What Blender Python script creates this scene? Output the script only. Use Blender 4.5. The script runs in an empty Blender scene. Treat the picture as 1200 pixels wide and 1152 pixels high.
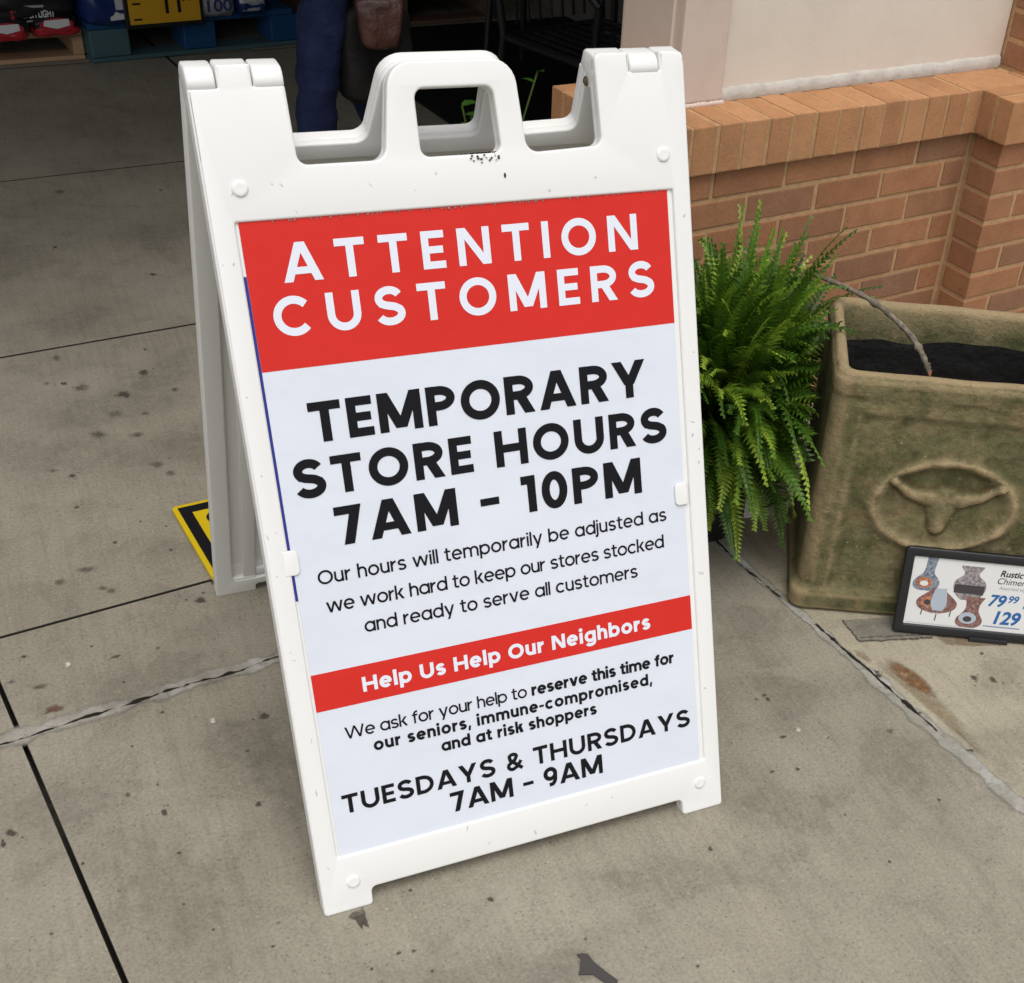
import bpy, bmesh, math, random
from mathutils import Vector, Matrix, noise
from mathutils.geometry import delaunay_2d_cdt
import mathutils
random.seed(7)
R = math.radians
sc = bpy.context.scene
COL = sc.collection

# ------------------------------------------------------------------ camera
cam_d = bpy.data.cameras.new('camera'); cam = bpy.data.objects.new('camera', cam_d); COL.objects.link(cam)
RW = [[0.89796, -0.42945, 0.096129], [-0.194064, -0.582468, -0.789348], [0.394977, 0.690148, -0.606374]]
CAM = Vector((-0.566658, -1.313084, 1.612423))
cam.matrix_world = Matrix((
    (RW[0][0], -RW[1][0], -RW[2][0], CAM.x),
    (RW[0][1], -RW[1][1], -RW[2][1], CAM.y),
    (RW[0][2], -RW[1][2], -RW[2][2], CAM.z), (0, 0, 0, 1)))
cam_d.sensor_fit = 'HORIZONTAL'; cam_d.sensor_width = 36
cam_d.lens = 1547.261 / 1200 * 36
cam_d.shift_x = (600 - 782.62) / 1200
cam_d.shift_y = (712.82 - 576) / 1200
cam_d.clip_start = 0.02; cam_d.clip_end = 2000
sc.camera = cam

# ------------------------------------------------------------------ light (overcast day, shop porch behind)
SUN_EL, SUN_AZ = R(68), R(195)          # azimuth: direction the light comes from, clockwise from +Y
world = bpy.data.worlds.new('World'); sc.world = world; world.use_nodes = True
wn = world.node_tree.nodes; wl = world.node_tree.links
bg = wn['Background']
sky = wn.new('ShaderNodeTexSky'); sky.sky_type = 'NISHITA'; sky.sun_disc = False
sky.sun_elevation = SUN_EL; sky.sun_rotation = SUN_AZ; sky.dust_density = 4.0; sky.air_density = 1.0
hs = wn.new('ShaderNodeHueSaturation'); hs.inputs['Saturation'].default_value = 0.28
wl.new(sky.outputs[0], hs.inputs['Color']); wl.new(hs.outputs[0], bg.inputs['Color'])
bg.inputs['Strength'].default_value = 0.15
sun_d = bpy.data.lights.new('sun', 'SUN'); sun_d.energy = .7; sun_d.angle = R(40); sun_d.color = (1, .965, .91)
sun = bpy.data.objects.new('sun', sun_d); COL.objects.link(sun)
d_ = Vector((math.sin(SUN_AZ) * math.cos(SUN_EL), math.cos(SUN_AZ) * math.cos(SUN_EL), math.sin(SUN_EL)))
sun.rotation_euler = d_.to_track_quat('Z', 'Y').to_euler()
sc.view_settings.view_transform = 'Standard'; sc.view_settings.look = 'None'
sc.view_settings.exposure = 0.30; sc.view_settings.gamma = 1.0

# ------------------------------------------------------------------ helpers
def link(o, parent=None):
    COL.objects.link(o)
    if parent is not None: o.parent = parent
    return o
def tag(o, label=None, cat=None, group=None, kind=None):
    if label: o['label'] = label
    if cat: o['category'] = cat
    if group: o['group'] = group
    if kind: o['kind'] = kind
    return o
def empty(name, loc=(0, 0, 0), rz=0, label=None, cat=None, group=None):
    o = bpy.data.objects.new(name, None); o.empty_display_size = .05
    COL.objects.link(o); o.location = loc; o.rotation_euler = (0, 0, rz)
    return tag(o, label, cat, group)
def mesh_obj(name, bm, mats, parent=None, smooth=None):
    me = bpy.data.meshes.new(name)
    bm.normal_update()
    bm.to_mesh(me); bm.free()
    for m in (mats if isinstance(mats, (list, tuple)) else [mats]): me.materials.append(m)
    o = bpy.data.objects.new(name, me)
    if smooth is not None:
        for p in me.polygons: p.use_smooth = True
        try: me.set_sharp_from_angle(angle=R(smooth))
        except Exception: pass
    return link(o, parent)
def box(bm, x0, x1, y0, y1, z0, z1, bev=0, M=None, mat=0, seg=1):
    b = bmesh.new()
    bmesh.ops.create_cube(b, size=1)
    for v in b.verts:
        v.co = Vector(((x0 + x1) / 2 + v.co.x * (x1 - x0), (y0 + y1) / 2 + v.co.y * (y1 - y0), (z0 + z1) / 2 + v.co.z * (z1 - z0)))
    if bev: bmesh.ops.bevel(b, geom=b.edges[:], offset=bev, segments=seg, profile=.6, affect='EDGES')
    join(bm, b, M, mat)
def join(bm, b, M=None, mat=0):
    vm = {}
    for v in b.verts:
        co = v.co.copy()
        vm[v] = bm.verts.new(M @ co if M is not None else co)
    for f in b.faces:
        try:
            nf = bm.faces.new([vm[v] for v in f.verts]); nf.material_index = mat; nf.smooth = f.smooth
        except ValueError: pass
    b.free()
def loft(bm, rings, close=True, cap0=True, cap1=True, mat=0):
    vs = [[bm.verts.new(p) for p in r] for r in rings]
    n = len(rings[0])
    for a, b in zip(vs[:-1], vs[1:]):
        for i in range(n if close else n - 1):
            j = (i + 1) % n
            f = bm.faces.new((a[i], a[j], b[j], b[i])); f.material_index = mat
    if cap0: bm.faces.new(vs[0][::-1]).material_index = mat
    if cap1: bm.faces.new(vs[-1]).material_index = mat
    return vs
def tube(bm, pts, rad, n=8, mat=0, jitter=0):
    pts = [Vector(p) for p in pts]
    rads = rad if isinstance(rad, (list, tuple)) else [rad] * len(pts)
    rings = []; prev = None
    for i, p in enumerate(pts):
        t = (pts[min(i + 1, len(pts) - 1)] - pts[max(i - 1, 0)]).normalized()
        if prev is None:
            a = t.orthogonal().normalized()
        else:
            a = (prev - t * prev.dot(t)).normalized()
        prev = a; b = t.cross(a)
        rings.append([p + (a * math.cos(2 * math.pi * k / n) + b * math.sin(2 * math.pi * k / n)) * rads[i] * (1 + random.uniform(-jitter, jitter)) for k in range(n)])
    loft(bm, rings, mat=mat)
def smoothpts(pts, n=8):
    pts = [Vector(p) for p in pts]; out = []
    for i in range(len(pts) - 1):
        p0 = pts[max(i - 1, 0)]; p1 = pts[i]; p2 = pts[i + 1]; p3 = pts[min(i + 2, len(pts) - 1)]
        for k in range(n):
            t = k / n
            out.append(.5 * ((2 * p1) + (p2 - p0) * t + (2 * p0 - 5 * p1 + 4 * p2 - p3) * t * t + (-p0 + 3 * p1 - 3 * p2 + p3) * t ** 3))
    out.append(pts[-1]); return out
def poly_round(pts, default=0):
    """closed outline of (x, y[, r]) with filleted corners"""
    out = []; n = len(pts)
    for i in range(n):
        p = Vector(pts[i][:2]); r = pts[i][2] if len(pts[i]) > 2 else default
        a = Vector(pts[i - 1][:2]) - p; b = Vector(pts[(i + 1) % n][:2]) - p
        if r <= 0: out.append(p); continue
        ang = a.angle(b); d = min(r / math.tan(ang / 2), a.length * .48, b.length * .48); r = d * math.tan(ang / 2)
        pa = p + a.normalized() * d; pb = p + b.normalized() * d
        c = p + (a.normalized() + b.normalized()).normalized() * (r / math.sin(ang / 2))
        va = pa - c; vb = pb - c; tot = va.angle_signed(vb); k = 6
        for j in range(k + 1):
            t = -tot * j / k
            out.append(c + Vector((va.x * math.cos(t) - va.y * math.sin(t), va.x * math.sin(t) + va.y * math.cos(t))))
    return out
def plate(bm, loops, z0, z1, bev=0, mat=0, M=None, res=3):
    """filled outline with holes between z0 and z1, rounded edges"""
    cu = bpy.data.curves.new('t', 'CURVE'); cu.dimensions = '2D'; cu.fill_mode = 'BOTH'
    cu.extrude = max((z1 - z0) / 2 - bev, 1e-5); cu.bevel_depth = bev; cu.bevel_resolution = res; cu.offset = -bev
    for L in loops:
        s = cu.splines.new('POLY'); s.points.add(len(L) - 1); s.use_cyclic_u = True
        for q, p in zip(s.points, L): q.co = (p[0], p[1], 0, 1)
    o = bpy.data.objects.new('t', cu); COL.objects.link(o)
    me = bpy.data.meshes.new_from_object(o.evaluated_get(bpy.context.evaluated_depsgraph_get()))
    b = bmesh.new(); b.from_mesh(me)
    bmesh.ops.remove_doubles(b, verts=b.verts[:], dist=1e-6)
    T = Matrix.Translation((0, 0, (z0 + z1) / 2))
    join(bm, b, (M @ T) if M is not None else T, mat)
    bpy.data.objects.remove(o); bpy.data.curves.remove(cu); bpy.data.meshes.remove(me)
def font_mesh(bm, text, size, x, y, z=0, align='LEFT', shear=0, M=None, mat=0, bold=0, width=None):
    cu = bpy.data.curves.new('t', 'FONT'); cu.body = text; cu.size = size; cu.align_x = align; cu.shear = shear; cu.offset = bold
    o = bpy.data.objects.new('t', cu); COL.objects.link(o)
    me = bpy.data.meshes.new_from_object(o.evaluated_get(bpy.context.evaluated_depsgraph_get()))
    b = bmesh.new(); b.from_mesh(me)
    sx = 1
    if width and len(b.verts):
        xs = [v.co.x for v in b.verts]; sx = width / (max(xs) - min(xs))
    T = Matrix.Translation((x, y, z)) @ Matrix.Diagonal((sx, 1, 1, 1))
    join(bm, b, (M @ T) if M is not None else T, mat)
    bpy.data.objects.remove(o); bpy.data.curves.remove(cu); bpy.data.meshes.remove(me)

# ------------------------------------------------------------------ materials
def mat(name, col=(.5, .5, .5), rough=.6, spec=.4, metal=0.0):
    m = bpy.data.materials.new(name); m.use_nodes = True
    b = m.node_tree.nodes['Principled BSDF']
    b.inputs['Base Color'].default_value = (*col, 1); b.inputs['Roughness'].default_value = rough
    b.inputs['Specular IOR Level'].default_value = spec; b.inputs['Metallic'].default_value = metal
    return m
class NT:
    def __init__(s, m): s.m = m; s.t = m.node_tree; s.b = s.t.nodes['Principled BSDF']; s.co = None
    def n(s, typ, **kw):
        x = s.t.nodes.new(typ)
        for k, v in kw.items(): setattr(x, k, v)
        return x
    def l(s, a, b): s.t.links.new(a, b)
    def coord(s, scale=(1, 1, 1), rot=(0, 0, 0)):
        if s.co is None: s.co = s.n('ShaderNodeTexCoord')
        mp = s.n('ShaderNodeMapping'); mp.inputs['Scale'].default_value = scale; mp.inputs['Rotation'].default_value = rot
        s.l(s.co.outputs['Object'], mp.inputs[0]); return mp.outputs[0]
    def noise(s, scale, detail=4, rough=.55, co=None, dist=0):
        x = s.n('ShaderNodeTexNoise'); x.inputs['Scale'].default_value = scale; x.inputs['Detail'].default_value = detail
        x.inputs['Roughness'].default_value = rough; x.inputs['Distortion'].default_value = dist
        s.l(co if co is not None else s.coord(), x.inputs['Vector']); return x.outputs['Fac']
    def ramp(s, fac, stops):
        x = s.n('ShaderNodeValToRGB'); e = x.color_ramp.elements
        while len(e) < len(stops): e.new(.5)
        for q, (p, c) in zip(e, stops):
            q.position = p; q.color = (*c, 1) if len(c) == 3 else c
        s.l(fac, x.inputs[0]); return x.outputs[0]
    def mix(s, fac, a, b, mode='MIX'):
        x = s.n('ShaderNodeMix', data_type='RGBA', blend_type=mode)
        for i, v in ((0, fac), (6, a), (7, b)):
            if isinstance(v, (int, float)): x.inputs[i].default_value = v
            elif isinstance(v, tuple): x.inputs[i].default_value = (*v, 1)
            else: s.l(v, x.inputs[i])
        return x.outputs[2]
    def math(s, op, a, b=0):
        x = s.n('ShaderNodeMath', operation=op)
        for i, v in ((0, a), (1, b)):
            if isinstance(v, (int, float)): x.inputs[i].default_value = v
            else: s.l(v, x.inputs[i])
        return x.outputs[0]
    def base(s, c): s.l(c, s.b.inputs['Base Color'])
    def rough(s, c): s.l(c, s.b.inputs['Roughness'])
    def bump(s, h, strength=.3, dist=.002):
        x = s.n('ShaderNodeBump'); x.inputs['Strength'].default_value = strength; x.inputs['Distance'].default_value = dist
        s.l(h, x.inputs['Height']); s.l(x.outputs[0], s.b.inputs['Normal'])
g3 = lambda v: (v, v, v)

def concrete(name, tint=(1, 1, 1), seed=0.0):
    m = mat(name, rough=.9, spec=.25); t = NT(m)
    c = lambda v: tuple(v[i] * tint[i] for i in range(3))
    big = t.noise(1.6 + seed, 5, .6)
    col = t.ramp(big, [(.3, c((.229, .204, .157))), (.5, c((.275, .248, .193))), (.72, c((.313, .285, .224)))])
    mid = t.noise(9, 6, .7, dist=.6)
    col = t.mix(.75, col, t.ramp(mid, [(.28, g3(.72)), (.48, g3(1)), (.75, g3(1.1))]), 'MULTIPLY')
    br = t.noise(75, 4, .65, co=t.coord((1, .05, 1), (0, 0, R(-9))))
    col = t.mix(.5, col, t.ramp(br, [(.3, g3(.80)), (.5, g3(1)), (.7, g3(1.10))]), 'MULTIPLY')
    fine = t.noise(170, 4, .75)
    col = t.mix(.85, col, t.ramp(fine, [(.3, g3(.68)), (.5, g3(1)), (.72, g3(1.22))]), 'MULTIPLY')
    st = t.ramp(t.noise(4.2, 6, .72, dist=.5), [(.50, g3(0)), (.74, g3(1))])
    st2 = t.ramp(t.noise(24, 5, .75), [(.40, g3(.15)), (.64, g3(1))])
    col = t.mix(t.math('MULTIPLY', t.math('MULTIPLY', st, st2), .42), col, c((.105, .093, .07)))
    lt = t.math('MULTIPLY', t.ramp(t.noise(3.1, 5, .7, co=t.coord((1, 1, 1), (.4, .2, 1.3))), [(.55, g3(0)), (.75, g3(1))]), t.ramp(t.noise(40, 4, .75), [(.4, g3(.2)), (.65, g3(1))]))
    col = t.mix(t.math('MULTIPLY', lt, .35), col, c((.40, .385, .33)))
    v = t.n('ShaderNodeTexVoronoi'); v.inputs['Scale'].default_value = 15; t.l(t.coord(), v.inputs['Vector'])
    sep = t.n('ShaderNodeSeparateColor'); t.l(v.outputs['Color'], sep.inputs[0])
    spot = t.math('MULTIPLY', t.math('LESS_THAN', t.math('ADD', v.outputs['Distance'], t.math('MULTIPLY', t.noise(60, 3), .1)), .1), t.math('GREATER_THAN', sep.outputs[0], .80))
    col = t.mix(t.math('MULTIPLY', spot, .4), col, (.06, .052, .042))
    v2 = t.n('ShaderNodeTexVoronoi'); v2.inputs['Scale'].default_value = 130; t.l(t.coord(), v2.inputs['Vector'])
    sep2 = t.n('ShaderNodeSeparateColor'); t.l(v2.outputs['Color'], sep2.inputs[0])
    gr = t.math('MULTIPLY', t.math('LESS_THAN', v2.outputs['Distance'], .26), t.math('GREATER_THAN', sep2.outputs[1], .86))
    col = t.mix(t.math('MULTIPLY', gr, .38), col, (.07, .062, .055))
    gr2 = t.math('MULTIPLY', t.math('LESS_THAN', v2.outputs['Distance'], .22), t.math('LESS_THAN', sep2.outputs[1], .07))
    col = t.mix(t.math('MULTIPLY', gr2, .4), col, (.5, .46, .4))
    t.base(col)
    t.bump(t.math('ADD', t.noise(260, 4, .7), t.math('MULTIPLY', mid, 2)), .45, .0012)
    return m
def softmat(m, strength, hard=False):
    t = NT(m); at = t.n('ShaderNodeAttribute'); at.attribute_name = 'soft'
    tr = t.n('ShaderNodeBsdfTransparent'); ms = t.n('ShaderNodeMixShader')
    nz = t.ramp(t.noise(55, 4, .75), [(.3, g3(.35)), (.6, g3(1))])
    t.l(t.math('MULTIPLY', t.math('MULTIPLY', at.outputs['Fac'], nz), strength), ms.inputs[0])
    t.l(tr.outputs[0], ms.inputs[1]); t.l(t.b.outputs[0], ms.inputs[2]); t.l(ms.outputs[0], t.t.nodes['Material Output'].inputs[0])
    return m
M_conc = concrete('concrete')
M_conc2 = concrete('pale_concrete', (1.28, 1.27, 1.2), .5)
M_dark = mat('joint_dirt', (.03, .027, .023), .95, .1)
M_stain = mat('gum_stain', (.075, .065, .052), .9, .2)
M_seal = mat('joint_sealant', (.36, .35, .32), .8, .3)
t = NT(M_seal); t.base(t.ramp(t.noise(14, 5, .7), [(.3, (.19, .172, .14)), (.5, (.31, .29, .25)), (.7, (.42, .405, .37))])); t.bump(t.noise(90, 4), .4, .002)
M_seal2 = mat('pale_sealant', (.36, .35, .32), .8, .3)
t = NT(M_seal2); t.base(t.ramp(t.noise(5, 6, .75), [(.36, (.235, .22, .178)), (.5, (.30, .285, .24)), (.62, (.44, .43, .40))])); t.bump(t.noise(90, 4), .4, .002)
softmat(M_seal, 1.5); softmat(M_seal2, 1.5); M_crack = softmat(mat('joint_crack', (.02, .018, .015), .95, .1), 1.6)
M_white = mat('white_plastic', (.8, .795, .775), .42, .45)
t = NT(M_white); t.base(t.ramp(t.noise(2.2, 3, .5), [(.3, (.765, .76, .735)), (.7, (.795, .79, .765))])); t.bump(t.noise(700, 2), .10, .0003)
M_poster = mat('printed_white_sheet', (.64, .69, .77), .5, .35)
t = NT(M_poster); t.base(t.ramp(t.noise(3, 3), [(.3, (.655, .69, .755)), (.7, (.68, .715, .78))]))
t.bump(t.noise(7, 3, .5), .25, .02)
M_red = mat('red_print', (.60, .026, .018), .6, .2)
t = NT(M_red); t.bump(t.noise(7, 3, .5), .25, .02)
M_ink = mat('black_print', (.009, .009, .011), .7, .12)
M_letter_white = mat('white_print', (.72, .75, .82), .5, .35)
M_blue = mat('blue_print', (.02, .03, .24), .5, .35)
M_grime = mat('grime', (.035, .028, .02), .9, .1)
M_yellow = mat('yellow_plastic', (.62, .44, .01), .45, .4)
M_blackpl = mat('black_plastic', (.012, .012, .013), .38, .45)
t = NT(M_blackpl); t.bump(t.noise(400, 2), .15, .0005)
M_blackrub = mat('black_rubber', (.012, .012, .012), .85, .15)
M_metal_black = mat('black_painted_metal', (.014, .014, .015), .45, .45)

def brick_mat(name, cols, rough=.85):
    m = mat(name, rough=rough, spec=.25); t = NT(m)
    geo = t.n('ShaderNodeNewGeometry')
    col = t.ramp(geo.outputs['Random Per Island'], [(i / (len(cols) - 1), c) for i, c in enumerate(cols)])
    col = t.mix(.7, col, t.ramp(t.noise(14, 5, .7), [(.3, g3(.78)), (.55, g3(1)), (.8, g3(1.15))]), 'MULTIPLY')
    col = t.mix(.6, col, t.ramp(t.noise(190, 3, .7), [(.3, g3(.72)), (.5, g3(1)), (.75, g3(1.18))]), 'MULTIPLY')
    pit = t.ramp(t.noise(62, 4, .65), [(.27, g3(1)), (.32, g3(0))])
    eff = t.math('MULTIPLY', t.ramp(t.noise(4, 5, .7, co=t.coord((1, 1, .5))), [(.55, g3(0)), (.75, g3(1))]), t.ramp(t.noise(55, 4, .75), [(.45, g3(0)), (.7, g3(1))]))
    col = t.mix(t.math('MULTIPLY', eff, .35), col, (.52, .42, .32))
    grime = t.ramp(t.noise(3, 5, .75, co=t.coord((1, 1, .6), (.3, .1, .7))), [(.5, g3(0)), (.75, g3(.5))])
    col = t.mix(grime, col, (.13, .082, .055))
    col = t.mix(pit, col, (.07, .04, .028))
    t.base(col); t.bump(t.noise(150, 5, .75), .5, .003)
    return m
M_brick = brick_mat('brick', [(0.350, 0.162, 0.078), (0.320, 0.146, 0.072), (0.370, 0.174, 0.085), (0.270, 0.137, 0.077), (0.380, 0.179, 0.087), (0.335, 0.150, 0.074), (0.240, 0.132, 0.081), (0.355, 0.165, 0.081)])
M_ledge = brick_mat('rowlock_brick', [(0.470, 0.239, 0.110), (0.430, 0.214, 0.099), (0.500, 0.258, 0.124), (0.410, 0.200, 0.093), (0.470, 0.236, 0.109)])
M_mortar = mat('mortar', (.46, .32, .205), .95, .15)
t = NT(M_mortar); t.base(t.ramp(t.noise(40, 5, .7), [(.3, (0.389, 0.238, 0.122)), (.6, (0.503, 0.318, 0.169)), (.8, (0.580, 0.379, 0.216))])); t.bump(t.noise(220, 4, .7), .7, .003)
M_stucco = mat('painted_stucco', (.7, .62, .52), .85, .25)
t = NT(M_stucco); t.base(t.mix(.6, (.7, .615, .53), t.ramp(t.noise(5, 6, .7), [(.3, (.63, .56, .465)), (.7, (.735, .665, .565))]))); t.bump(t.noise(180, 5, .7), .35, .002)
M_trim = mat('painted_trim', (.6, .49, .41), .7, .3)
t = NT(M_trim); t.base(t.ramp(t.noise(8, 5, .7), [(.3, (.56, .455, .38)), (.7, (.63, .52, .44))])); t.bump(t.noise(160, 4), .2, .001)
M_caulk = mat('white_caulk', (.7, .68, .62), .7, .3)
t = NT(M_caulk); t.base(t.ramp(t.noise(25, 5, .7), [(.30, (.42, .38, .33)), (.55, (.52, .49, .44))])); t.bump(t.noise(120, 4), .5, .003)
M_clay = mat('weathered_clay', rough=.85, spec=.3)
t = NT(M_clay)
col = t.ramp(t.noise(4.5, 6, .68, dist=.6), [(.30, (.085, .094, .040)), (.44, (.16, .148, .070)), (.58, (.228, .184, .094)), (.72, (.31, .232, .132))])
col = t.mix(t.ramp(t.noise(8, 5, .7), [(.47, g3(0)), (.62, g3(.85))]), col, (.075, .085, .03))
col = t.mix(t.ramp(t.noise(12, 6, .78, dist=.4), [(.55, g3(0)), (.68, g3(.65))]), col, (.28, .19, .095))
col = t.mix(t.ramp(t.noise(17, 6, .78), [(.58, g3(0)), (.7, g3(.7))]), col, (.06, .045, .02))
col = t.mix(.9, col, t.ramp(t.noise(60, 5, .75), [(.28, g3(.6)), (.5, g3(1)), (.75, g3(1.25))]), 'MULTIPLY')
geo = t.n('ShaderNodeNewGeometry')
col = t.mix(t.ramp(geo.outputs['Pointiness'], [(.503, g3(0)), (.532, g3(.7))]), col, (.38, .28, .155))  # tan convex edges: clay tone with a ridge highlight painted in
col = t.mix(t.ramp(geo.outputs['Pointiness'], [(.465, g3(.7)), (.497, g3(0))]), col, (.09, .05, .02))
col = t.mix(t.ramp(t.noise(120, 2, .5), [(.74, g3(0)), (.76, g3(.8))]), col, (.5, .42, .28))
wa = t.n('ShaderNodeAttribute'); wa.attribute_name = 'wear_highlight'  # tan by relief height: worn ridges plus a painted grazing-light highlight
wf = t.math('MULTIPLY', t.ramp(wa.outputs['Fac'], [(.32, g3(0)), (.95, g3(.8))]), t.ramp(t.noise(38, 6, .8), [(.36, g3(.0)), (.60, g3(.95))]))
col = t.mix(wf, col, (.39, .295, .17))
t.base(col); t.bump(t.math('ADD', t.noise(110, 5, .75), t.math('MULTIPLY', t.noise(25, 5, .7), 1.5)), .9, .005)
M_liner = mat('dark_liner', (.011, .0105, .010), .6, .3)
t = NT(M_liner); t.bump(t.noise(22, 4, .6), .8, .01)
M_bark = mat('twig_bark', (.14, .125, .105), .9, .2)
t = NT(M_bark); t.base(t.ramp(t.noise(60, 5, .7), [(.3, (.085, .068, .05)), (.55, (.20, .168, .13)), (.75, (.31, .27, .215))])); t.bump(t.noise(120, 5), .8, .003)
M_pith = mat('broken_wood', (.45, .2, .12), .9, .1)

def leaf_mat(name, a, b, c):
    m = mat(name, rough=.45, spec=.4); t = NT(m)
    geo = t.n('ShaderNodeNewGeometry')
    at = t.n('ShaderNodeAttribute'); at.attribute_name = 'tone'
    col = t.ramp(at.outputs['Fac'], [(0, a), (.5, b), (1, c)])
    col = t.mix(.6, col, t.ramp(geo.outputs['Random Per Island'], [(0, g3(.75)), (1, g3(1.2))]), 'MULTIPLY')
    t.base(col)
    tr = t.n('ShaderNodeBsdfTranslucent'); t.l(col, tr.inputs[0])
    ms = t.n('ShaderNodeMixShader'); ms.inputs[0].default_value = .22
    out = t.t.nodes['Material Output']; t.l(t.b.outputs[0], ms.inputs[1]); t.l(tr.outputs[0], ms.inputs[2]); t.l(ms.outputs[0], out.inputs[0])
    return m
M_fern = leaf_mat('fern_leaf', (.030, .075, .007), (.115, .235, .018), (.31, .43, .045))
M_leaf = leaf_mat('broad_leaf', (.03, .09, .012), (.055, .16, .022), (.10, .24, .035))
M_stem = mat('fern_stem', (.10, .14, .03), .6, .3)

# ------------------------------------------------------------------ ground
bm = bmesh.new(); box(bm, -150, 150, -150, 150, -.32, -.032)
tag(mesh_obj('ground', bm, M_dark), kind='structure')
TH = R(8.8)
E1 = Vector((math.cos(TH), math.sin(TH), 0)); E2 = Vector((-math.sin(TH), math.cos(TH), 0))
def grid(e1, e2, z=0): return E1 * e1 + E2 * e2 + Vector((0, 0, z))
xs = [-6.2, -3.45, -2.03, -.615, .79, 2.2, 3.6, 6.5]
ys = [-6, -3.2, -1.9, -.62, .654, .932, 2.01, 3.15, 4.26, 5.4, 6.9]
gapx = {-.615: .0062, .79: .009}; gapy = {.654: .008}
slab_bm = [bmesh.new(), bmesh.new()]
for i in range(len(xs) - 1):
    for j in range(len(ys) - 1):
        pale = 1 if (xs[i] >= .78 and ys[j + 1] <= .7) else 0
        ga, gb = gapx.get(xs[i], .0042), gapx.get(xs[i + 1], .0042)
        gc, gd = gapy.get(ys[j], .0048), gapy.get(ys[j + 1], .0048)
        x0, x1, y0, y1 = xs[i] + ga / 2, xs[i + 1] - gb / 2, ys[j] + gc / 2, ys[j + 1] - gd / 2
        dz = random.uniform(-.0006, .0006)
        b = bmesh.new(); bmesh.ops.create_cube(b, size=1)
        for v in b.verts:
            p = grid((x0 + x1) / 2 + v.co.x * (x1 - x0), (y0 + y1) / 2 + v.co.y * (y1 - y0)); v.co = Vector((p.x, p.y, dz - .015 + v.co.z * .03))
        top = [e for e in b.edges if all(v.co.z > -.01 for v in e.verts)]
        bmesh.ops.bevel(b, geom=top, offset=.0012, segments=1, profile=.5, affect='EDGES')
        b.normal_update()
        for f in b.faces:
            if f.normal.z < .9: f.material_index = 1
        vm_ = {v: slab_bm[pale].verts.new(v.co) for v in b.verts}
        for f in b.faces: slab_bm[pale].faces.new([vm_[v] for v in f.verts]).material_index = f.material_index
        b.free()
tag(mesh_obj('pavement', slab_bm[0], [M_conc, M_dark]), kind='structure')
tag(mesh_obj('pale_pavement', slab_bm[1], [M_conc2, M_dark]), kind='structure')

def strip(bm, f, a0, a1, n, w, z, mat=0, wj=.25, sd=0, wob=.003, soft=.35):
    prev = None; lay = bm.loops.layers.color.get('soft') or bm.loops.layers.color.new('soft')
    for k in range(n + 1):
        a = a0 + (a1 - a0) * k / n
        wob_ = (noise.noise(Vector((a * 9, sd, .3))) * wob) + noise.noise(Vector((a * 40, sd, 1.3))) * wob * .4
        ww = w * (1 + wj * noise.noise(Vector((a * 25, sd + 5, 2.1))) * 2 + wj * noise.noise(Vector((a * 90, sd + 5, 2.1))))
        cur = []
        for t_ in (-.5 - soft, -.5 + soft * .3, .5 - soft * .3, .5 + soft):
            p = f(a, wob_ + t_ * ww); cur.append(bm.verts.new((p.x, p.y, z)))
        if prev:
            for i in range(3):
                fc = bm.faces.new((prev[i], cur[i], cur[i + 1], prev[i + 1])); fc.material_index = mat
                for lp in fc.loops:
                    e_ = lp.vert in (prev[0], cur[0], prev[3], cur[3]); lp[lay] = ((0,) * 3 if e_ else (1,) * 3) + (1,)
        prev = cur
# sealant in the two wide joints with its cracks
bm = bmesh.new()
fB = lambda a, o: grid(a, .654 + o)
strip(bm, fB, -3.4, .775, 300, .026, .0009, 0, .34, 1, .006)
strip(bm, lambda a, o: fB(a, o - .003), -3.4, -.16, 420, .0030, .0014, 1, 1.7, 2, .012)
fF = lambda a, o: grid(.79 + o + (.03 * max(0, -.12 - a) if a < -.12 else 0), a)
strip(bm, lambda a, o: fF(a, o * (1 if a < .1 else .62)), -2.8, .62, 260, .024, .0009, 2, .28, 3, .005)
strip(bm, lambda a, o: fF(a, o + .006), -.10, .26, 110, .0040, .0014, 1, 1.0, 4, .004)
strip(bm, lambda a, o: fF(a, o - .004), .36, .62, 60, .0024, .0014, 1, 1.6, 6, .006)
tag(mesh_obj('joint_sealant', bm, [M_seal, M_crack, M_seal2]), kind='structure')

# stains, gum and small debris lying on the slabs (thin flat patches)
def blob(bm, cx, cy, rx, ry, rot=0, n=22, rag=.5, z=.0014, mat=0, sd=0, soft=.85):
    vs = []
    for k in range(n):
        a = 2 * math.pi * k / n
        r = 1 + rag * noise.noise(Vector((math.cos(a) * 1.6 + sd * 3.1, math.sin(a) * 1.6, sd))) + rag * .45 * noise.noise(Vector((math.cos(a) * 5, math.sin(a) * 5 + sd, sd)))
        x, y = rx * r * math.cos(a), ry * r * math.sin(a)
        vs.append((cx + x * math.cos(rot) - y * math.sin(rot), cy + x * math.sin(rot) + y * math.cos(rot)))
    lay = bm.loops.layers.color.get('soft') or bm.loops.layers.color.new('soft')
    rg = [[bm.verts.new((cx + (x - cx) * f_, cy + (y - cy) * f_, z)) for x, y in vs] for f_ in (.5, soft, 1.25)]
    al = {}
    for ring_, a_ in zip(rg, (1, .75, 0)):
        for v in ring_: al[v] = a_
    fs_ = [bm.faces.new(rg[0])]
    for a_, b_ in zip(rg[:-1], rg[1:]):
        for i in range(n): fs_.append(bm.faces.new((a_[i], a_[(i + 1) % n], b_[(i + 1) % n], b_[i])))
    for f_ in fs_:
        f_.material_index = mat
        for lp in f_.loops: lp[lay] = (al[lp.vert],) * 3 + (1,)
M_patch_ = None
softmat(M_stain, 1.0)
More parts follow.
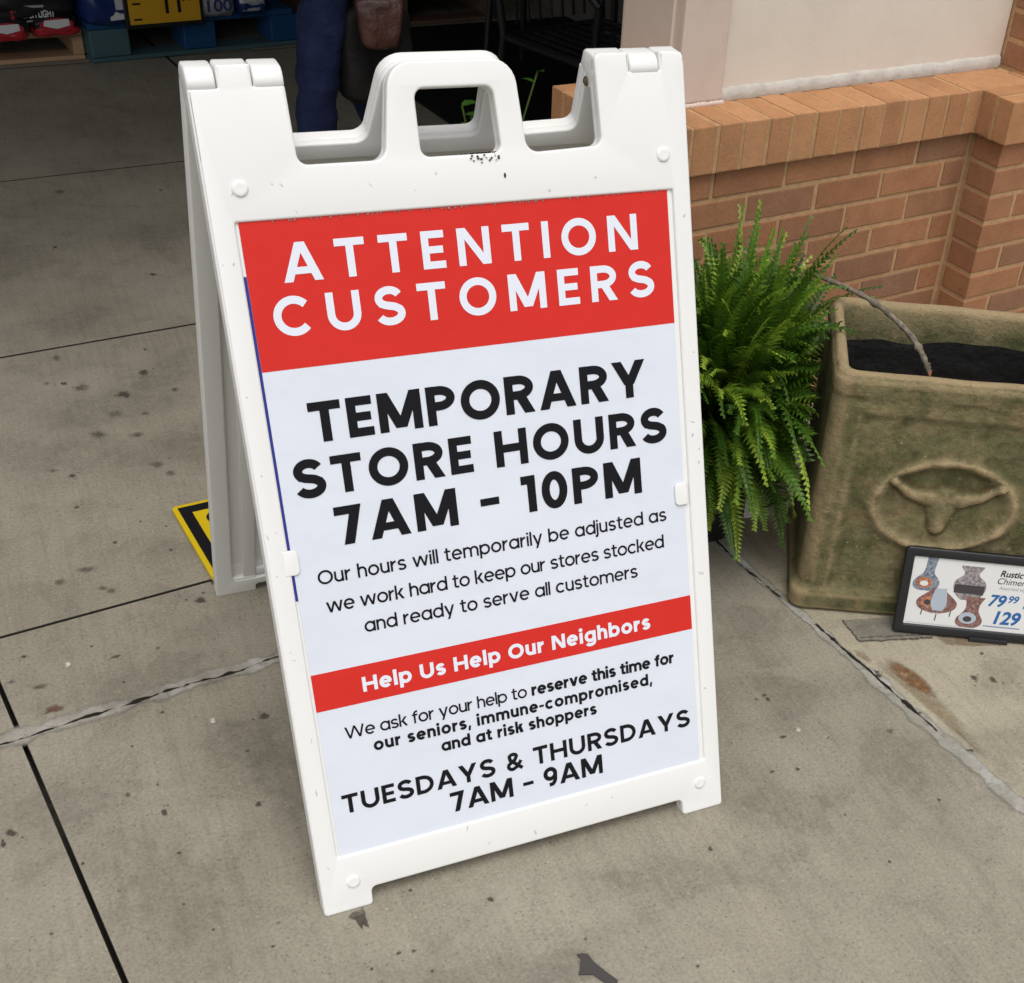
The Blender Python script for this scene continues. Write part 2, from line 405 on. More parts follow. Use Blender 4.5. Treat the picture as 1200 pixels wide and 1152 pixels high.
M_rust = mat('rust_stain', (.17, .08, .03), .9, .15)
t = NT(M_rust)
t.base(t.ramp(t.noise(38, 5, .75), [(.3, (.11, .046, .02)), (.5, (.19, .095, .04)), (.68, (.30, .22, .14))])); t.bump(t.noise(200, 4), .4, .002)
M_tan = mat('tan_stain', (.3, .225, .13), .9, .15)
t = NT(M_tan); t.base(t.ramp(t.noise(50, 5, .75), [(.3, (.2, .14, .075)), (.6, (.33, .265, .17))]))
M_wet = mat('wet_patch', (.055, .045, .033), .35, .5)
M_lightgum = mat('pale_gum', (.55, .52, .45), .8, .3)
M_midstain = softmat(mat('faint_stain', (.10, .088, .068), .9, .2), .62); softmat(M_lightgum, 1.2); M_broad = softmat(mat('broad_stain', (.10, .09, .07), .9, .2), .17)
SPOTS = [(-0.368,0.831,0.0141,0.0109,0), (-0.333,0.877,0.0112,0.0099,0), (-0.685,0.762,0.0058,0.0061,0), (-0.538,0.711,0.0081,0.0061,0), (-0.666,0.669,0.0169,0.0093,1), (-0.616,0.715,0.0065,0.0109,3), (-0.711,0.697,0.0084,0.007,1), (-0.534,0.635,0.0036,0.0035,0), (-0.409,0.485,0.0064,0.0121,3), (-0.326,0.467,0.0115,0.0089,0), (-0.465,0.712,0.0067,0.0062,1), (-0.485,0.535,0.0035,0.0045,0), (-0.566,0.354,0.0046,0.0068,0), (-0.519,0.295,0.0059,0.0095,0), (-0.519,0.361,0.0033,0.0049,0), (-0.379,0.263,0.0054,0.0067,0), (-0.741,0.331,0.0088,0.0111,0), (-0.753,0.311,0.005,0.0091,0), (-0.648,0.23,0.0031,0.0044,0), (-0.512,0.202,0.0038,0.0036,0), (-0.533,0.925,0.0109,0.0097,1), (-0.604,0.969,0.0155,0.0127,1), (-0.392,1.676,0.0171,0.0167,0), (-0.513,1.765,0.0094,0.0106,0), (-0.479,1.734,0.0227,0.0211,1), (-0.333,1.774,0.0137,0.0154,0), (-0.549,1.775,0.0084,0.0106,1), (-0.54,1.348,0.0086,0.0069,0), (-0.575,1.381,0.012,0.0105,1), (-0.469,1.506,0.0234,0.0171,1), (-0.422,1.592,0.0204,0.02,1), (-0.391,1.483,0.0182,0.0152,1), (-0.359,1.575,0.0093,0.01,1), (-0.347,1.301,0.0141,0.014,1), (-0.367,1.344,0.0178,0.0161,1), (-0.545,1.223,0.0067,0.0049,0), (-0.433,1.132,0.0033,0.0047,0), (-0.49,1.073,0.0049,0.0061,0), (-0.393,1.014,0.0049,0.006,0), (-0.519,0.912,0.0124,0.0111,1), (-0.388,1.101,0.0033,0.0047,0), (-0.555,0.996,0.0205,0.013,1), (-0.225,2.331,0.0111,0.0113,0), (-0.45,2.571,0.0067,0.009,0), (-0.396,2.987,0.0168,0.0211,1), (-0.11,2.947,0.01,0.0143,1), (-0.312,1.893,0.005,0.007,0), (-0.516,1.9,0.0116,0.0204,1), (-0.277,1.67,0.0116,0.0127,1), (-0.573,0.754,0.0029,0.0037,0), (-0.096,-0.054,0.0059,0.0075,0), (-0.233,-0.106,0.0043,0.0046,0), (-0.255,-0.102,0.0049,0.0038,0), (-0.298,-0.115,0.003,0.0038,0), (0.012,0.034,0.0055,0.0037,0), (0.271,-0.083,0.0042,0.0056,0), (0.011,-0.177,0.0032,0.004,0), (0.542,0.222,0.0057,0.0049,0), (0.555,0.116,0.0072,0.0069,3), (0.518,0.11,0.0087,0.0045,0), (0.521,0.217,0.0032,0.0048,0), (0.961,0.128,0.0078,0.012,0), (0.993,0.112,0.0105,0.012,0), (1.023,0.186,0.0054,0.0056,0), (0.831,-0.04,0.0049,0.0046,0), (0.798,0.079,0.0042,0.0049,0), (0.825,-0.038,0.0041,0.0046,0), (0.716,0.056,0.0114,0.0083,1), (0.782,0.198,0.0085,0.0078,0), (0.786,0.208,0.0069,0.0052,0), (0.502,0.028,0.0054,0.0043,0), (0.7,-0.124,0.0031,0.0042,0), (0.542,0.209,0.0041,0.0073,0), (0.524,-0.096,0.003,0.003,0), (0.538,-0.213,0.0036,0.0038,0), (0.456,0.038,0.0046,0.0043,0), (-0.704,0.11,0.0035,0.0032,0), (-0.492,0.036,0.003,0.0032,0), (-0.419,-0.025,0.0036,0.0031,0), (-0.523,0.099,0.0031,0.0033,0), (-0.544,0.466,0.0027,0.0032,0), (-0.37,0.392,0.0042,0.0042,0)]
P_wet = [(-0.296, -0.006), (-0.279, -0.0), (-0.281, -0.027), (-0.282, -0.042), (-0.286, -0.037), (-0.288, -0.026), (-0.29, -0.041), (-0.294, -0.034), (-0.296, -0.02), (-0.305, -0.012)]
P_scrap = [(-0.013, -0.2), (-0.005, -0.2), (0.003, -0.205), (0.006, -0.221), (0.013, -0.238), (0.026, -0.264), (0.018, -0.277), (0.006, -0.26), (-0.004, -0.241), (-0.024, -0.234), (-0.017, -0.223), (-0.01, -0.208)]
P_rust = [(0.825, 0.232), (0.843, 0.215), (0.857, 0.183), (0.862, 0.149), (0.859, 0.121), (0.852, 0.106), (0.84, 0.12), (0.828, 0.145), (0.819, 0.177), (0.817, 0.208)]
P_tan = [(0.813, 0.225), (0.819, 0.186), (0.833, 0.138), (0.852, 0.106), (0.857, 0.068), (0.858, 0.033), (0.852, 0.01), (0.853, -0.02), (0.843, -0.054), (0.835, -0.013), (0.824, 0.054), (0.816, 0.113), (0.807, 0.168), (0.803, 0.207)]
P_patch = [(0.81, 0.374), (0.806, 0.329), (0.805, 0.301), (0.864, 0.292), (0.949, 0.278), (0.902, 0.317), (0.907, 0.341)]
P_tanbrown = [(0.777, 0.282), (0.794, 0.271), (0.794, 0.24), (0.785, 0.238), (0.775, 0.263)]
P_wet2 = [(0.963, 0.267), (0.97, 0.233), (1.018, 0.211), (1.085, 0.191), (1.1, 0.206), (1.035, 0.234)]
P_pink = [(-0.662, 0.609), (-0.647, 0.611), (-0.635, 0.602), (-0.639, 0.594), (-0.656, 0.596), (-0.667, 0.593)]
bm = bmesh.new()
for k, (x, y, rx, ry, mi) in enumerate(SPOTS):
    blob(bm, x, y, rx * .8, ry * .75, 0, 18, .55, .0013 + .00002 * (k % 9), mi, k * .77, .85 if mi != 1 else .7)
    if mi == 0 and rx > .005:
        for q in range(2): blob(bm, x + random.uniform(-2, 2) * rx, y + random.uniform(-2, 2) * ry, rx * .2, ry * .2, 0, 9, .5, .0016, 0, k + q)
for k, (x, y, rx, ry) in enumerate(((-.45, 1.62, .20, .15), (-.35, 1.40, .16, .10), (-.60, 1.45, .14, .12), (-.50, .62, .16, .10), (-.38, .42, .15, .12), (-.66, .36, .10, .12), (-.30, 1.75, .14, .10), (-.55, 2.5, .22, .16), (-.2, 2.6, .2, .14), (-.52, .12, .15, .10), (.62, .42, .12, .14), (.58, .2, .12, .10), (.45, -.05, .14, .10), (.68, .0, .12, .14), (.2, -.12, .2, .08), (-.12, -.2, .2, .08), (.9, -.05, .12, .12), (-.32, .30, .10, .16), (1.0, .12, .10, .06), (-.45, 2.1, .2, .1))):
    blob(bm, x, y, rx, ry, .2 * k, 30, .7, .0009 + .00001 * k, 8, k * 1.7 + 40, .55)
for k in range(70):
    p = (random.uniform(-.8, 1.4), random.uniform(-.5, 3.4)); r_ = random.choice([.0012, .0015, .002, .003])
    blob(bm, p[0], p[1], r_, r_ * random.uniform(.5, 1.2), random.uniform(0, 3), 8, .5, .0012, random.choice([0, 0, 0, 1, 3]), k * 1.3)
def flat(bm, pts, z, mi, sub=0, soft=.30, inn=.55):
    ps = [Vector((p[0], p[1], z)) for p in pts]
    if sub:
        o = []
        for i in range(len(ps)):
            a, b = ps[i], ps[(i + 1) % len(ps)]
            for k in range(sub):
                q = a.lerp(b, k / sub); q.x += .0025 * noise.noise(q * 160); q.y += .0025 * noise.noise(q * 160 + Vector((9, 9, 9))); o.append(q)
        ps = o
    c = sum(ps, Vector()) / len(ps); n = len(ps)
    lay = bm.loops.layers.color.get('soft') or bm.loops.layers.color.new('soft')
    rg = [[bm.verts.new(c + (p - c) * f_) for p in ps] for f_ in (inn, 1 - soft * .4, 1 + soft * .4)]; al = {}
    for r_, a_ in zip(rg, (1, .8, 0)):
        for v in r_: al[v] = a_
    fs_ = [bm.faces.new(rg[0])] + [bm.faces.new((a_[i], a_[(i + 1) % n], b_[(i + 1) % n], b_[i])) for a_, b_ in zip(rg[:-1], rg[1:]) for i in range(n)]
    for f_ in fs_:
        f_.material_index = mi
        for lp in f_.loops: lp[lay] = (al[lp.vert],) * 3 + (1,)
for m_, k_ in ((M_rust, 1.1), (M_tan, .75), (M_wet, 1.3)): softmat(m_, k_)
M_damp = softmat(mat('damp_stain', (.2, .15, .085), .7, .3), .8)
flat(bm, P_tan, .00115, 4, 6, .5); flat(bm, P_rust, .00135, 5, 6, .5); flat(bm, P_tanbrown, .00125, 4, 6, .5); flat(bm, P_wet, .0012, 2, 5, .12, .4)
flat(bm, P_wet2, .0012, 6, 5, .2); flat(bm, P_pink, .0017, 7, 4, .4)
M_pinkgum = softmat(mat('reddish_smear', (.15, .075, .055), .9, .2), 1.0)
tag(mesh_obj('pavement_stains', bm, [M_stain, M_midstain, M_wet, M_lightgum, M_tan, M_rust, M_damp, M_pinkgum, M_broad]), kind='structure')
bm = bmesh.new()
ps = [bm.verts.new((p[0], p[1], .0012)) for p in P_scrap]; f = bm.faces.new(ps)
r_ = bmesh.ops.extrude_face_region(bm, geom=[f])
for v in [v for v in r_['geom'] if isinstance(v, bmesh.types.BMVert)]: v.co.z += .0015
M_scrap = mat('dark_scrap', (.062, .056, .052), .8, .25)
bmesh.ops.recalc_face_normals(bm, faces=bm.faces[:])
tag(mesh_obj('rubber_scrap', bm, M_scrap), 'small torn dark grey scrap lying flat on bare concrete in front of the sign', 'scrap')
# thin scored plate in the pale slab by the planter
bm = bmesh.new(); flat(bm, [(.806, .372), (.803, .300), (.955, .262), (1.0, .33)], .0009, 0, 8, .06)
strip(bm, lambda a, o: Vector((.806 - .003 * a, .372 - .072 * a + 0, 0)) + Vector((o, 0, 0)), 0, 1, 30, .003, .0012, 1, .4, 12)
strip(bm, lambda a, o: Vector((.803 + .152 * a, .300 - .038 * a, 0)) + Vector((0, o, 0)), 0, 1, 50, .0035, .0013, 1, .6, 14)
strip(bm, lambda a, o: Vector((.812 + .142 * a, .311 - .038 * a, 0)) + Vector((0, o, 0)), 0, 1, 50, .002, .0014, 1, .6, 15)
M_patch = softmat(mat('patch_mortar', (.2, .19, .165), .9, .2), .75)
t = NT(M_patch); t.base(t.ramp(t.noise(40, 5, .7), [(.3, (.13, .12, .10)), (.6, (.23, .215, .185))]))
tag(mesh_obj('patched_concrete', bm, [M_patch, M_stain]), kind='structure')

# ------------------------------------------------------------------ lettering: monoline geometric alphabet (cap height = 1)
def ribbon(pts, w, closed=False):
    pts = [Vector(p) for p in pts]; n = len(pts); L = []; Rr = []
    for i in range(n):
        if closed: a, b = pts[i - 1], pts[(i + 1) % n]
        else: a, b = pts[max(i - 1, 0)], pts[min(i + 1, n - 1)]
        d1 = (pts[i] - a); d2 = (b - pts[i])
        d1 = d1.normalized() if d1.length > 1e-9 else d2.normalized()
        d2 = d2.normalized() if d2.length > 1e-9 else d1
        t = (d1 + d2).normalized(); nn = Vector((-t.y, t.x)); m = w / 2 / max(.35, nn.dot(Vector((-d1.y, d1.x))))
        L.append(pts[i] + nn * m); Rr.append(pts[i] - nn * m)
    q = []
    for i in range(n if closed else n - 1):
        j = (i + 1) % n; q.append([Rr[i], Rr[j], L[j], L[i]])
    return q
def arc(cx, cy, rx, ry, a0, a1, n=None):
    n = n or max(6, int(abs(a1 - a0) / 9))
    return [(cx + rx * math.cos(R(a0 + (a1 - a0) * k / n)), cy + ry * math.sin(R(a0 + (a1 - a0) * k / n))) for k in range(n + 1)]
def rc(x0, y0, x1, y1): return [[Vector((x0, y0)), Vector((x1, y0)), Vector((x1, y1)), Vector((x0, y1))]]
def dg(xb, yb, xt, yt, d):  # leaning bar cut level at top and foot; xb, xt = left edges
    return [[Vector((xb, yb)), Vector((xb + d, yb)), Vector((xt + d, yt)), Vector((xt, yt))]]
def ring(cx, cy, rx, ry, w): return ribbon(arc(cx, cy, rx - w / 2, ry - w / 2, 0, 351, 39), w, True)
XH, AS, DS = .785, 1.06, -.27
def glyph(c, w):
    h = w / 2; q = []; W = .6
    d = w * 1.1
    if c == 'I': W = w; q = rc(0, 0, w, 1)
    elif c == 'T': W = .80; q = rc(0, 1 - w * .95, W, 1) + rc(W / 2 - h, 0, W / 2 + h, 1)
    elif c == 'E': W = .64; q = rc(0, 0, w, 1) + rc(0, 0, W, w * .95) + rc(0, 1 - w * .95, W, 1) + rc(0, .5 - w * .46, W * .93, .5 + w * .46)
    elif c == 'H': W = .93; q = rc(0, 0, w, 1) + rc(W - w, 0, W, 1) + rc(0, .5 - w * .48, W, .5 + w * .48)
    elif c == 'A':
        W = .97 + w * .3; q = dg(0, 0, W / 2 - d * .56, 1, d * 1.03) + dg(W - d * 1.03, 0, W / 2 - d * .47, 1, d * 1.03); q += rc(W * .2, .19, W * .8, .19 + w * .88)
    elif c == 'N': W = .93; q = rc(0, 0, w, 1) + rc(W - w, 0, W, 1) + dg(W - w * 1.2, 0, 0, 1, w * 1.2)
    elif c == 'M':
        W = 1.00 + w * .5; q = rc(0, 0, w, 1) + rc(W - w, 0, W, 1) + dg(W / 2 - d * .56, .08, 0, 1, d * 1.1) + dg(W / 2 - d * .54, .08, W - d * 1.1, 1, d * 1.1)
    elif c == 'O': W = 1.06; q = ring(W / 2, .5, W / 2, .515, w)
    elif c == 'C': W = 1.02; q = ribbon(arc(.53, .5, .53 - h, .515 - h, 42, 318), w)
    elif c == 'U': W = .90; q = rc(0, .4, w, 1) + rc(W - w, .4, W, 1) + ribbon([(h, .42)] + arc(W / 2, .42, W / 2 - h, .435 - h, 180, 360) + [(W - h, .42)], w)
    elif c in 'Ss':
        H = 1.0 if c == 'S' else XH; W = .82 if c == 'S' else .63; e = .015
        ry = (H + 2 * e - 2 * h) / 4; rx = W / 2 - h; y1 = H + e - h - ry; y2 = -e + h + ry; cx = W / 2
        p = arc(cx, y1, rx * .92, ry, 22, 215)
        q3 = smoothpts([(cx - rx * .80, y1 - ry * .50, 0), (cx - rx * .40, y1 - ry * .86, 0), (cx + rx * .42, y2 + ry * .86, 0), (cx + rx * .86, y2 + ry * .48, 0)], 4)
        p += [(v.x, v.y) for v in q3[1:-1]] + arc(cx, y2, rx, ry, 30, -158)
        q = ribbon(p, w)
    elif c in 'PR':
        W = .76 if c == 'P' else .80; b = .31
        q = rc(0, 0, w, 1) + ribbon([(h * .5, 1 - h)] + arc(W - b - h, .685, b, .315 - h, 90, -90) + [(h * .5, .37 + h)], w * .97)
        if c == 'R': q += dg(W - d * 1.12, 0, W * .36, .44, d * 1.15)
    elif c == 'D': W = .90; b = .44; q = rc(0, 0, w, 1) + ribbon([(h * .5, 1 - h)] + arc(W - b - h, .5, b, .5 - h, 90, -90) + [(h * .5, h)], w * .97)
    elif c == 'Y': W = .92 + w * .3; q = rc(W / 2 - h, 0, W / 2 + h, .45) + dg(W / 2 - d * .56, .36, 0, 1, d * 1.12) + dg(W / 2 - d * .56, .36, W - d * 1.12, 1, d * 1.12)
    elif c == 'W':
        W = 1.36 + w; a = W / 4; e = d * .95; q = dg(a - e * .5, 0, 0, 1, e) + dg(a - e * .5, 0, 2 * a - e * .5, 1, e) + dg(3 * a - e * .5, 0, 2 * a - e * .5, 1, e) + dg(3 * a - e * .5, 0, W - e, 1, e)
    elif c == '7': W = .70; q = [[Vector((0, 1 - w * .95)), Vector((W - (W - w * 1.15 - .16) * w * .95, 1 - w * .95)), Vector((W, 1)), Vector((0, 1))]] + dg(.16, 0, W - w * 1.15, 1, w * 1.15)
    elif c == '1': W = .24 + w * .7; q = rc(W - w, 0, W, 1) + [[Vector((0, 1 - w * 1.0)), Vector((W - w * .5, 1 - w)), Vector((W - w * .5, 1)), Vector((0.0, 1))]]
    elif c == '0': W = .74; q = ring(W / 2, .5, W / 2, .515, w)
    elif c == '9': W = .70; q = ring(W / 2, .66, W / 2, .355, w) + ribbon([(W - h, .66)] + arc(W / 2, .5, W / 2 - h, .515 - h, 0, -70)[2:] + [(W * .38, -.0 + h * .9)], w * .95)
    elif c == '&':
        W = .92; p = [(.86, .03 + h * .2), (.24, .62)] + arc(.40, .79, .19, .225 - h, 205, -25)[1:] + [(.50, .60), (.30, .49)] + arc(.33, .27, .31 - h, .285 - h, 112, 290) + [(.60, .2), (.82, .50)]
        q = ribbon(p, w * .92)
    elif c == 'o': W = .80; q = ring(W / 2, XH / 2, W / 2, XH / 2 + .012, w)
    elif c in 'abdpqg':
        W = .80; cx = W / 2; q = ring(cx, XH / 2, W / 2, XH / 2 + .012, w)
        if c == 'a': q += rc(W - w, 0, W, XH)
        if c == 'b': q += rc(0, 0, w, AS)
        if c == 'd': q += rc(W - w, 0, W, AS)
        if c == 'p': q += rc(0, DS, w, XH)
        if c == 'g': q += rc(W - w, -.02, W, XH) + ribbon([(W - h, .02)] + arc(cx, .0, W / 2 - h, .32 - h, 0, -155), w)
    elif c == 'c': W = .74; q = ribbon(arc(.40, XH / 2, .40 - h, XH / 2 + .012 - h, 42, 318), w)
    elif c == 'e': W = .78; q = ribbon(arc(W / 2, XH / 2, W / 2 - h, XH / 2 + .012 - h, -4, 318), w) + rc(h, XH / 2 - w * .42, W - h * .4, XH / 2 + w * .42)
    elif c == 'r': W = .36 + w * .45; q = rc(0, 0, w, XH) + ribbon([(h, XH * .45)] + arc(W * .98, XH * .45, W * .98 - h, XH * .55 - h, 176, 92), w)
    elif c in 'nhmu':
        nw = .66 if w < .16 else .70; r_ = nw / 2 - h; y = XH - h - r_ + .012
        arch = lambda x: ribbon([(x + h, 0.3)] + arc(x + nw / 2, y, r_, r_, 180, 0) + [(x + nw - h, 0)], w)
        if c == 'u': W = nw; q = ribbon([(h, XH)] + arc(nw / 2, h + r_ - .012, r_, r_, 180, 360) + [(nw - h, .4)], w) + rc(nw - w, 0, nw, XH)
        elif c == 'm': W = 2 * nw - w; q = rc(0, 0, w, XH) + arch(0) + arch(nw - w)
        else: W = nw; q = rc(0, 0, w, AS if c == 'h' else XH) + arch(0)
    elif c == 'i': W = w * 1.05; q = rc(0, 0, w, XH) + ring(h, XH + .19, h * 1.15, h * 1.15, h * 1.1)
    elif c == 'j': W = w * 1.05; q = rc(0, -.05, w, XH) + ring(h, XH + .19, h * 1.15, h * 1.15, h * 1.1) + ribbon([(h, -.04), (h * .4, -.2), (-.12, DS + h)], w)
    elif c == 'l': W = w; q = rc(0, 0, w, AS)
    elif c == 't': W = .42 + w * .3; x = .12; q = rc(x, .18, x + w, .98) + rc(0, XH - w * .85, W, XH) + ribbon([(x + h, .22)] + arc(x + h + .16, .18 + .0, .16, .18 - h, 180, 262) + [(W, h)], w)
    elif c == 'f': W = .42 + w * .2; x = .12; q = rc(x, 0, x + w, .8) + rc(0, XH - w * .85, W, XH) + ribbon([(x + h, .75)] + arc(x + h + .19, AS - .22, .19, .22 - h, 180, 95) + [(W + .01, AS - h)], w)
    elif c == 'k': W = .62 + w * .25; q = rc(0, 0, w, AS) + dg(w * .7, .36, W - d * 1.25, XH, d * 1.2) + dg(W - d * 1.12, 0, w * 1.15, .46, d * 1.15)
    elif c == 'v': W = .70 + w * .3; q = dg(W / 2 - d * .5, 0, 0, XH, d) + dg(W / 2 - d * .5, 0, W - d, XH, d)
    elif c == 'w':
        W = 1.06 + w * .7; a = W / 4; e = d * .93; q = dg(a - e * .5, 0, 0, XH, e) + dg(a - e * .5, 0, 2 * a - e * .5, XH, e) + dg(3 * a - e * .5, 0, 2 * a - e * .5, XH, e) + dg(3 * a - e * .5, 0, W - e, XH, e)
    elif c == 'y': W = .72 + w * .3; s_ = (W - d - (W / 2 - d * .5)) / XH; q = dg(W / 2 - d * .5, 0, 0, XH, d) + dg(W / 2 - d * .5 + s_ * DS, DS, W - d, XH, d)
    elif c == '-': W = .40; q = rc(0, .33, W, .33 + w * .85)
    elif c == '–': W = .52; q = rc(0, .38, W, .38 + w * .85)
    elif c == ',': W = w; q = dg(-.02, -.2, w * .25, w * .95, w * .8)
    elif c == ' ': W = .31
    return W, q
def text_polys(runs, width, cap, g0=None):
    """runs = [(string, stroke weight)]; letter gaps are opened until the line is `width` wide"""
    seq = [(ch, w) for s, w in runs for ch in s]
    ws = [glyph(ch, w)[0] for ch, w in seq]
    gap = (width / cap - sum(ws)) / (len(seq) - 1); xs = 1.0
    if g0 is not None:
        xs = min(1.16, max(1.0, width / cap / (sum(ws) + g0 * (len(seq) - 1)))); gap = (width / cap / xs - sum(ws)) / (len(seq) - 1)
    x = 0; out = []
    tight = {('A', 'T'), ('T', 'A'), ('A', 'Y'), ('Y', 'S'), ('D', 'A'), ('7', 'A'), ('R', 'Y')}
    for (ch, w), W in zip(seq, ws):
        for poly in glyph(ch, w)[1]: out.append([Vector(((p.x + x) * cap * xs, p.y * cap)) for p in poly])
        x += W + gap
    return out, gap
def add_text(bm, runs, u0, u1, base, cap, z, mat=0, g0=None):
    polys, gap = text_polys(runs, u1 - u0, cap, g0)
    vs, fs = [], []
    S = 1000.0
    for p in polys:
        a = sum(p[i].x * p[(i + 1) % len(p)].y - p[(i + 1) % len(p)].x * p[i].y for i in range(len(p)))
        if abs(a) < 1e-12: continue
        if a < 0: p = p[::-1]
        fs.append(list(range(len(vs), len(vs) + len(p)))); vs += [q * S for q in p]
    edges = [(f[i], f[(i + 1) % len(f)]) for f in fs for i in range(len(f))]
    ov, oe, of, _, _, _ = delaunay_2d_cdt(vs, edges, [], 0, 1e-3, True)
    bb = [(min(vs[i].x for i in f), max(vs[i].x for i in f), min(vs[i].y for i in f), max(vs[i].y for i in f), [vs[i] for i in f]) for f in fs]
    def inside(c):
        for x0, x1, y0, y1, P in bb:
            if x0 <= c.x <= x1 and y0 <= c.y <= y1:
                r_ = False; j = len(P) - 1
                for i in range(len(P)):
                    if (P[i].y > c.y) != (P[j].y > c.y) and c.x < (P[j].x - P[i].x) * (c.y - P[i].y) / (P[j].y - P[i].y) + P[i].x: r_ = not r_
                    j = i
                if r_: return True
        return False
    nv = [bm.verts.new((q.x / S + u0, q.y / S + base, z)) for q in ov]
    for f in of:
        c = (ov[f[0]] + ov[f[1]] + ov[f[2]]) / 3
        if inside(c):
            try:
                g = bm.faces.new([nv[i] for i in f]); g.material_index = mat
                g.normal_update()
                if g.normal.z < 0: g.normal_flip()
            except ValueError: pass
    bmesh.ops.delete(bm, geom=[v for v in bm.verts if not v.link_faces], context='VERTS')
    return gap

# ------------------------------------------------------------------ the A-frame sign
AL = 0.3564846; SA, CA = math.sin(AL), math.cos(AL); DEP = .028
AXY = 1.165 * SA + DEP * CA                                  # hinge axis, metres behind the front feet
sign = empty('sidewalk_sign', (0, 0, 0), 0, 'white plastic A-frame sign with a red and white store hours poster standing on the concrete', 'sandwich board')
HW = .337
OUT = [(-HW, 0, .006), (-.263, 0, .006), (-.262, .029, .008), (.262, .029, .008), (.263, 0, .006), (HW, 0, .006),
       (HW, 1.1835, .022), (.2985, 1.1835, .002), (.2985, 1.1585, .001), (.2515, 1.1585, .001), (.2515, 1.1835, .002), (.2005, 1.1835, .009), (.2035, 1.0645, .013),
       (.0925, 1.0605, .018), (.0835, 1.181, .034), (-.0865, 1.181, .034), (-.104, 1.0625, .018),
       (-.2165, 1.0625, .013), (-.2195, 1.1575, .003), (-.2585, 1.1575, .001), (-.2585, 1.1835, .003), (-.3005, 1.1835, .003), (-.3005, 1.1565, .001), (-HW, 1.1565, .002)]
OUTB = OUT[:6] + [(HW, 1.1565, .003), (.2005, 1.1565, .003)] + OUT[12:18] + [(-.2195, 1.1565, .003), (-HW, 1.1565, .003)]
OUTM = [(-p[0],) + tuple(p[1:]) for p in OUTB][::-1]         # the back panel, its towers cut off below the knuckles
HOLE = [(-.0555, 1.063, .012), (.0560, 1.063, .012), (.0515, 1.1475, .013), (-.0560, 1.1475, .013)]
WIN = [(-.3055, .0915, .002), (.3085, .0915, .002), (.3085, .9985, .002), (-.3055, .9985, .002)]
def panel(name, pts, front):
    bm = bmesh.new()
    plate(bm, [poly_round(pts), poly_round(HOLE), poly_round(WIN)], -.018, 0, .0035)
    plate(bm, [poly_round([(-.322, .06), (.322, .06), (.322, 1.03), (-.322, 1.03)])], -.017, -.0048, 0)
    inner = poly_round([(-.306, .050, .012), (.306, .050, .012), (.306, 1.036, .012), (-.306, 1.036, .012)])
    low = [p for p in pts]
    plate(bm, [poly_round(low), poly_round(HOLE), inner], -DEP, -.0155, .0032)
    # stiffening ribs of the hollow inner side
    for x0, x1 in ((-.285, -.262), (.262, .285)): box(bm, x0, x1, .052, 1.034, -.0255, -.0165, .003, seg=2)
    for y0, y1 in ((.056, .075), (.36, .385), (.70, .725)): box(bm, -.262, .262, y0, y1, -.024, -.0165, .003, seg=2)
    for s_ in (-1, 1):
        box(bm, s_ * .2845 - .0225, s_ * .2845 + .0225, .030, .056, -.0265, -.0155, .003, seg=2)
    o = mesh_obj(name, bm, M_white, sign, 35)
    return o
fp = panel('front_panel', OUT, True)
fp.rotation_euler = (R(90) - AL, 0, 0)
bpn = panel('back_panel', OUTM, False)
bpn.matrix_local = Matrix(((-1, 0, 0, 0), (0, -SA, CA, 2 * AXY), (0, CA, SA, 0), (0, 0, 0, 1)))
# hinge knuckles across the top: rounded blocks lying over both panels
def fpt(s, n): return (s * SA - n * CA, s * CA + n * SA)
def knuckle(u0, u1, own):
    prof = [fpt(1.1575, .0008), fpt(1.166, .0012), fpt(1.1735, -.0008), fpt(1.1800, -.0055), fpt(1.1835, -.0120)]
    if own: prof = [fpt(1.1575, -.0022), fpt(1.166, -.0022), fpt(1.1765, -.0024), fpt(1.1815, -.0062), fpt(1.1835, -.0120)]
    prof = prof + [(2 * AXY - y, z) for y, z in prof[::-1]] + [(AXY + .012, prof[0][1] - .025), (AXY - .012, prof[0][1] - .025)]
    bm = bmesh.new()
    loft(bm, [[(u, y, z) for y, z in prof] for u in (u0, u1)])
    bmesh.ops.recalc_face_normals(bm, faces=bm.faces[:])
    bmesh.ops.bevel(bm, geom=[e for e in bm.edges if abs(e.verts[0].co.x - e.verts[1].co.x) < 1e-6], offset=.003, segments=2, profile=.5, affect='EDGES')
    return mesh_obj('hinge_knuckle', bm, M_white, sign, 50)
for u0, u1, w_ in ((-.3368, -.3022, 0), (-.3000, -.2590, 1), (-.2570, -.2200, 0), (.2010, .2512, 1), (.2530, .2970, 0), (.2988, .3368, 1)): knuckle(u0, u1, w_)
bm = bmesh.new()                                              # hinge bolt seen inside the right tower
tube(bm, [(.1985, AXY, 1.066), (.2045, AXY, 1.066)], .0065, 14); tube(bm, [(.1965, AXY, 1.066), (.1985, AXY, 1.066)], .0035, 10)
M_bolt = mat('rusty_bolt', (.16, .12, .08), .6, .5, .6)
mesh_obj('hinge_bolt', bm, M_bolt, sign)
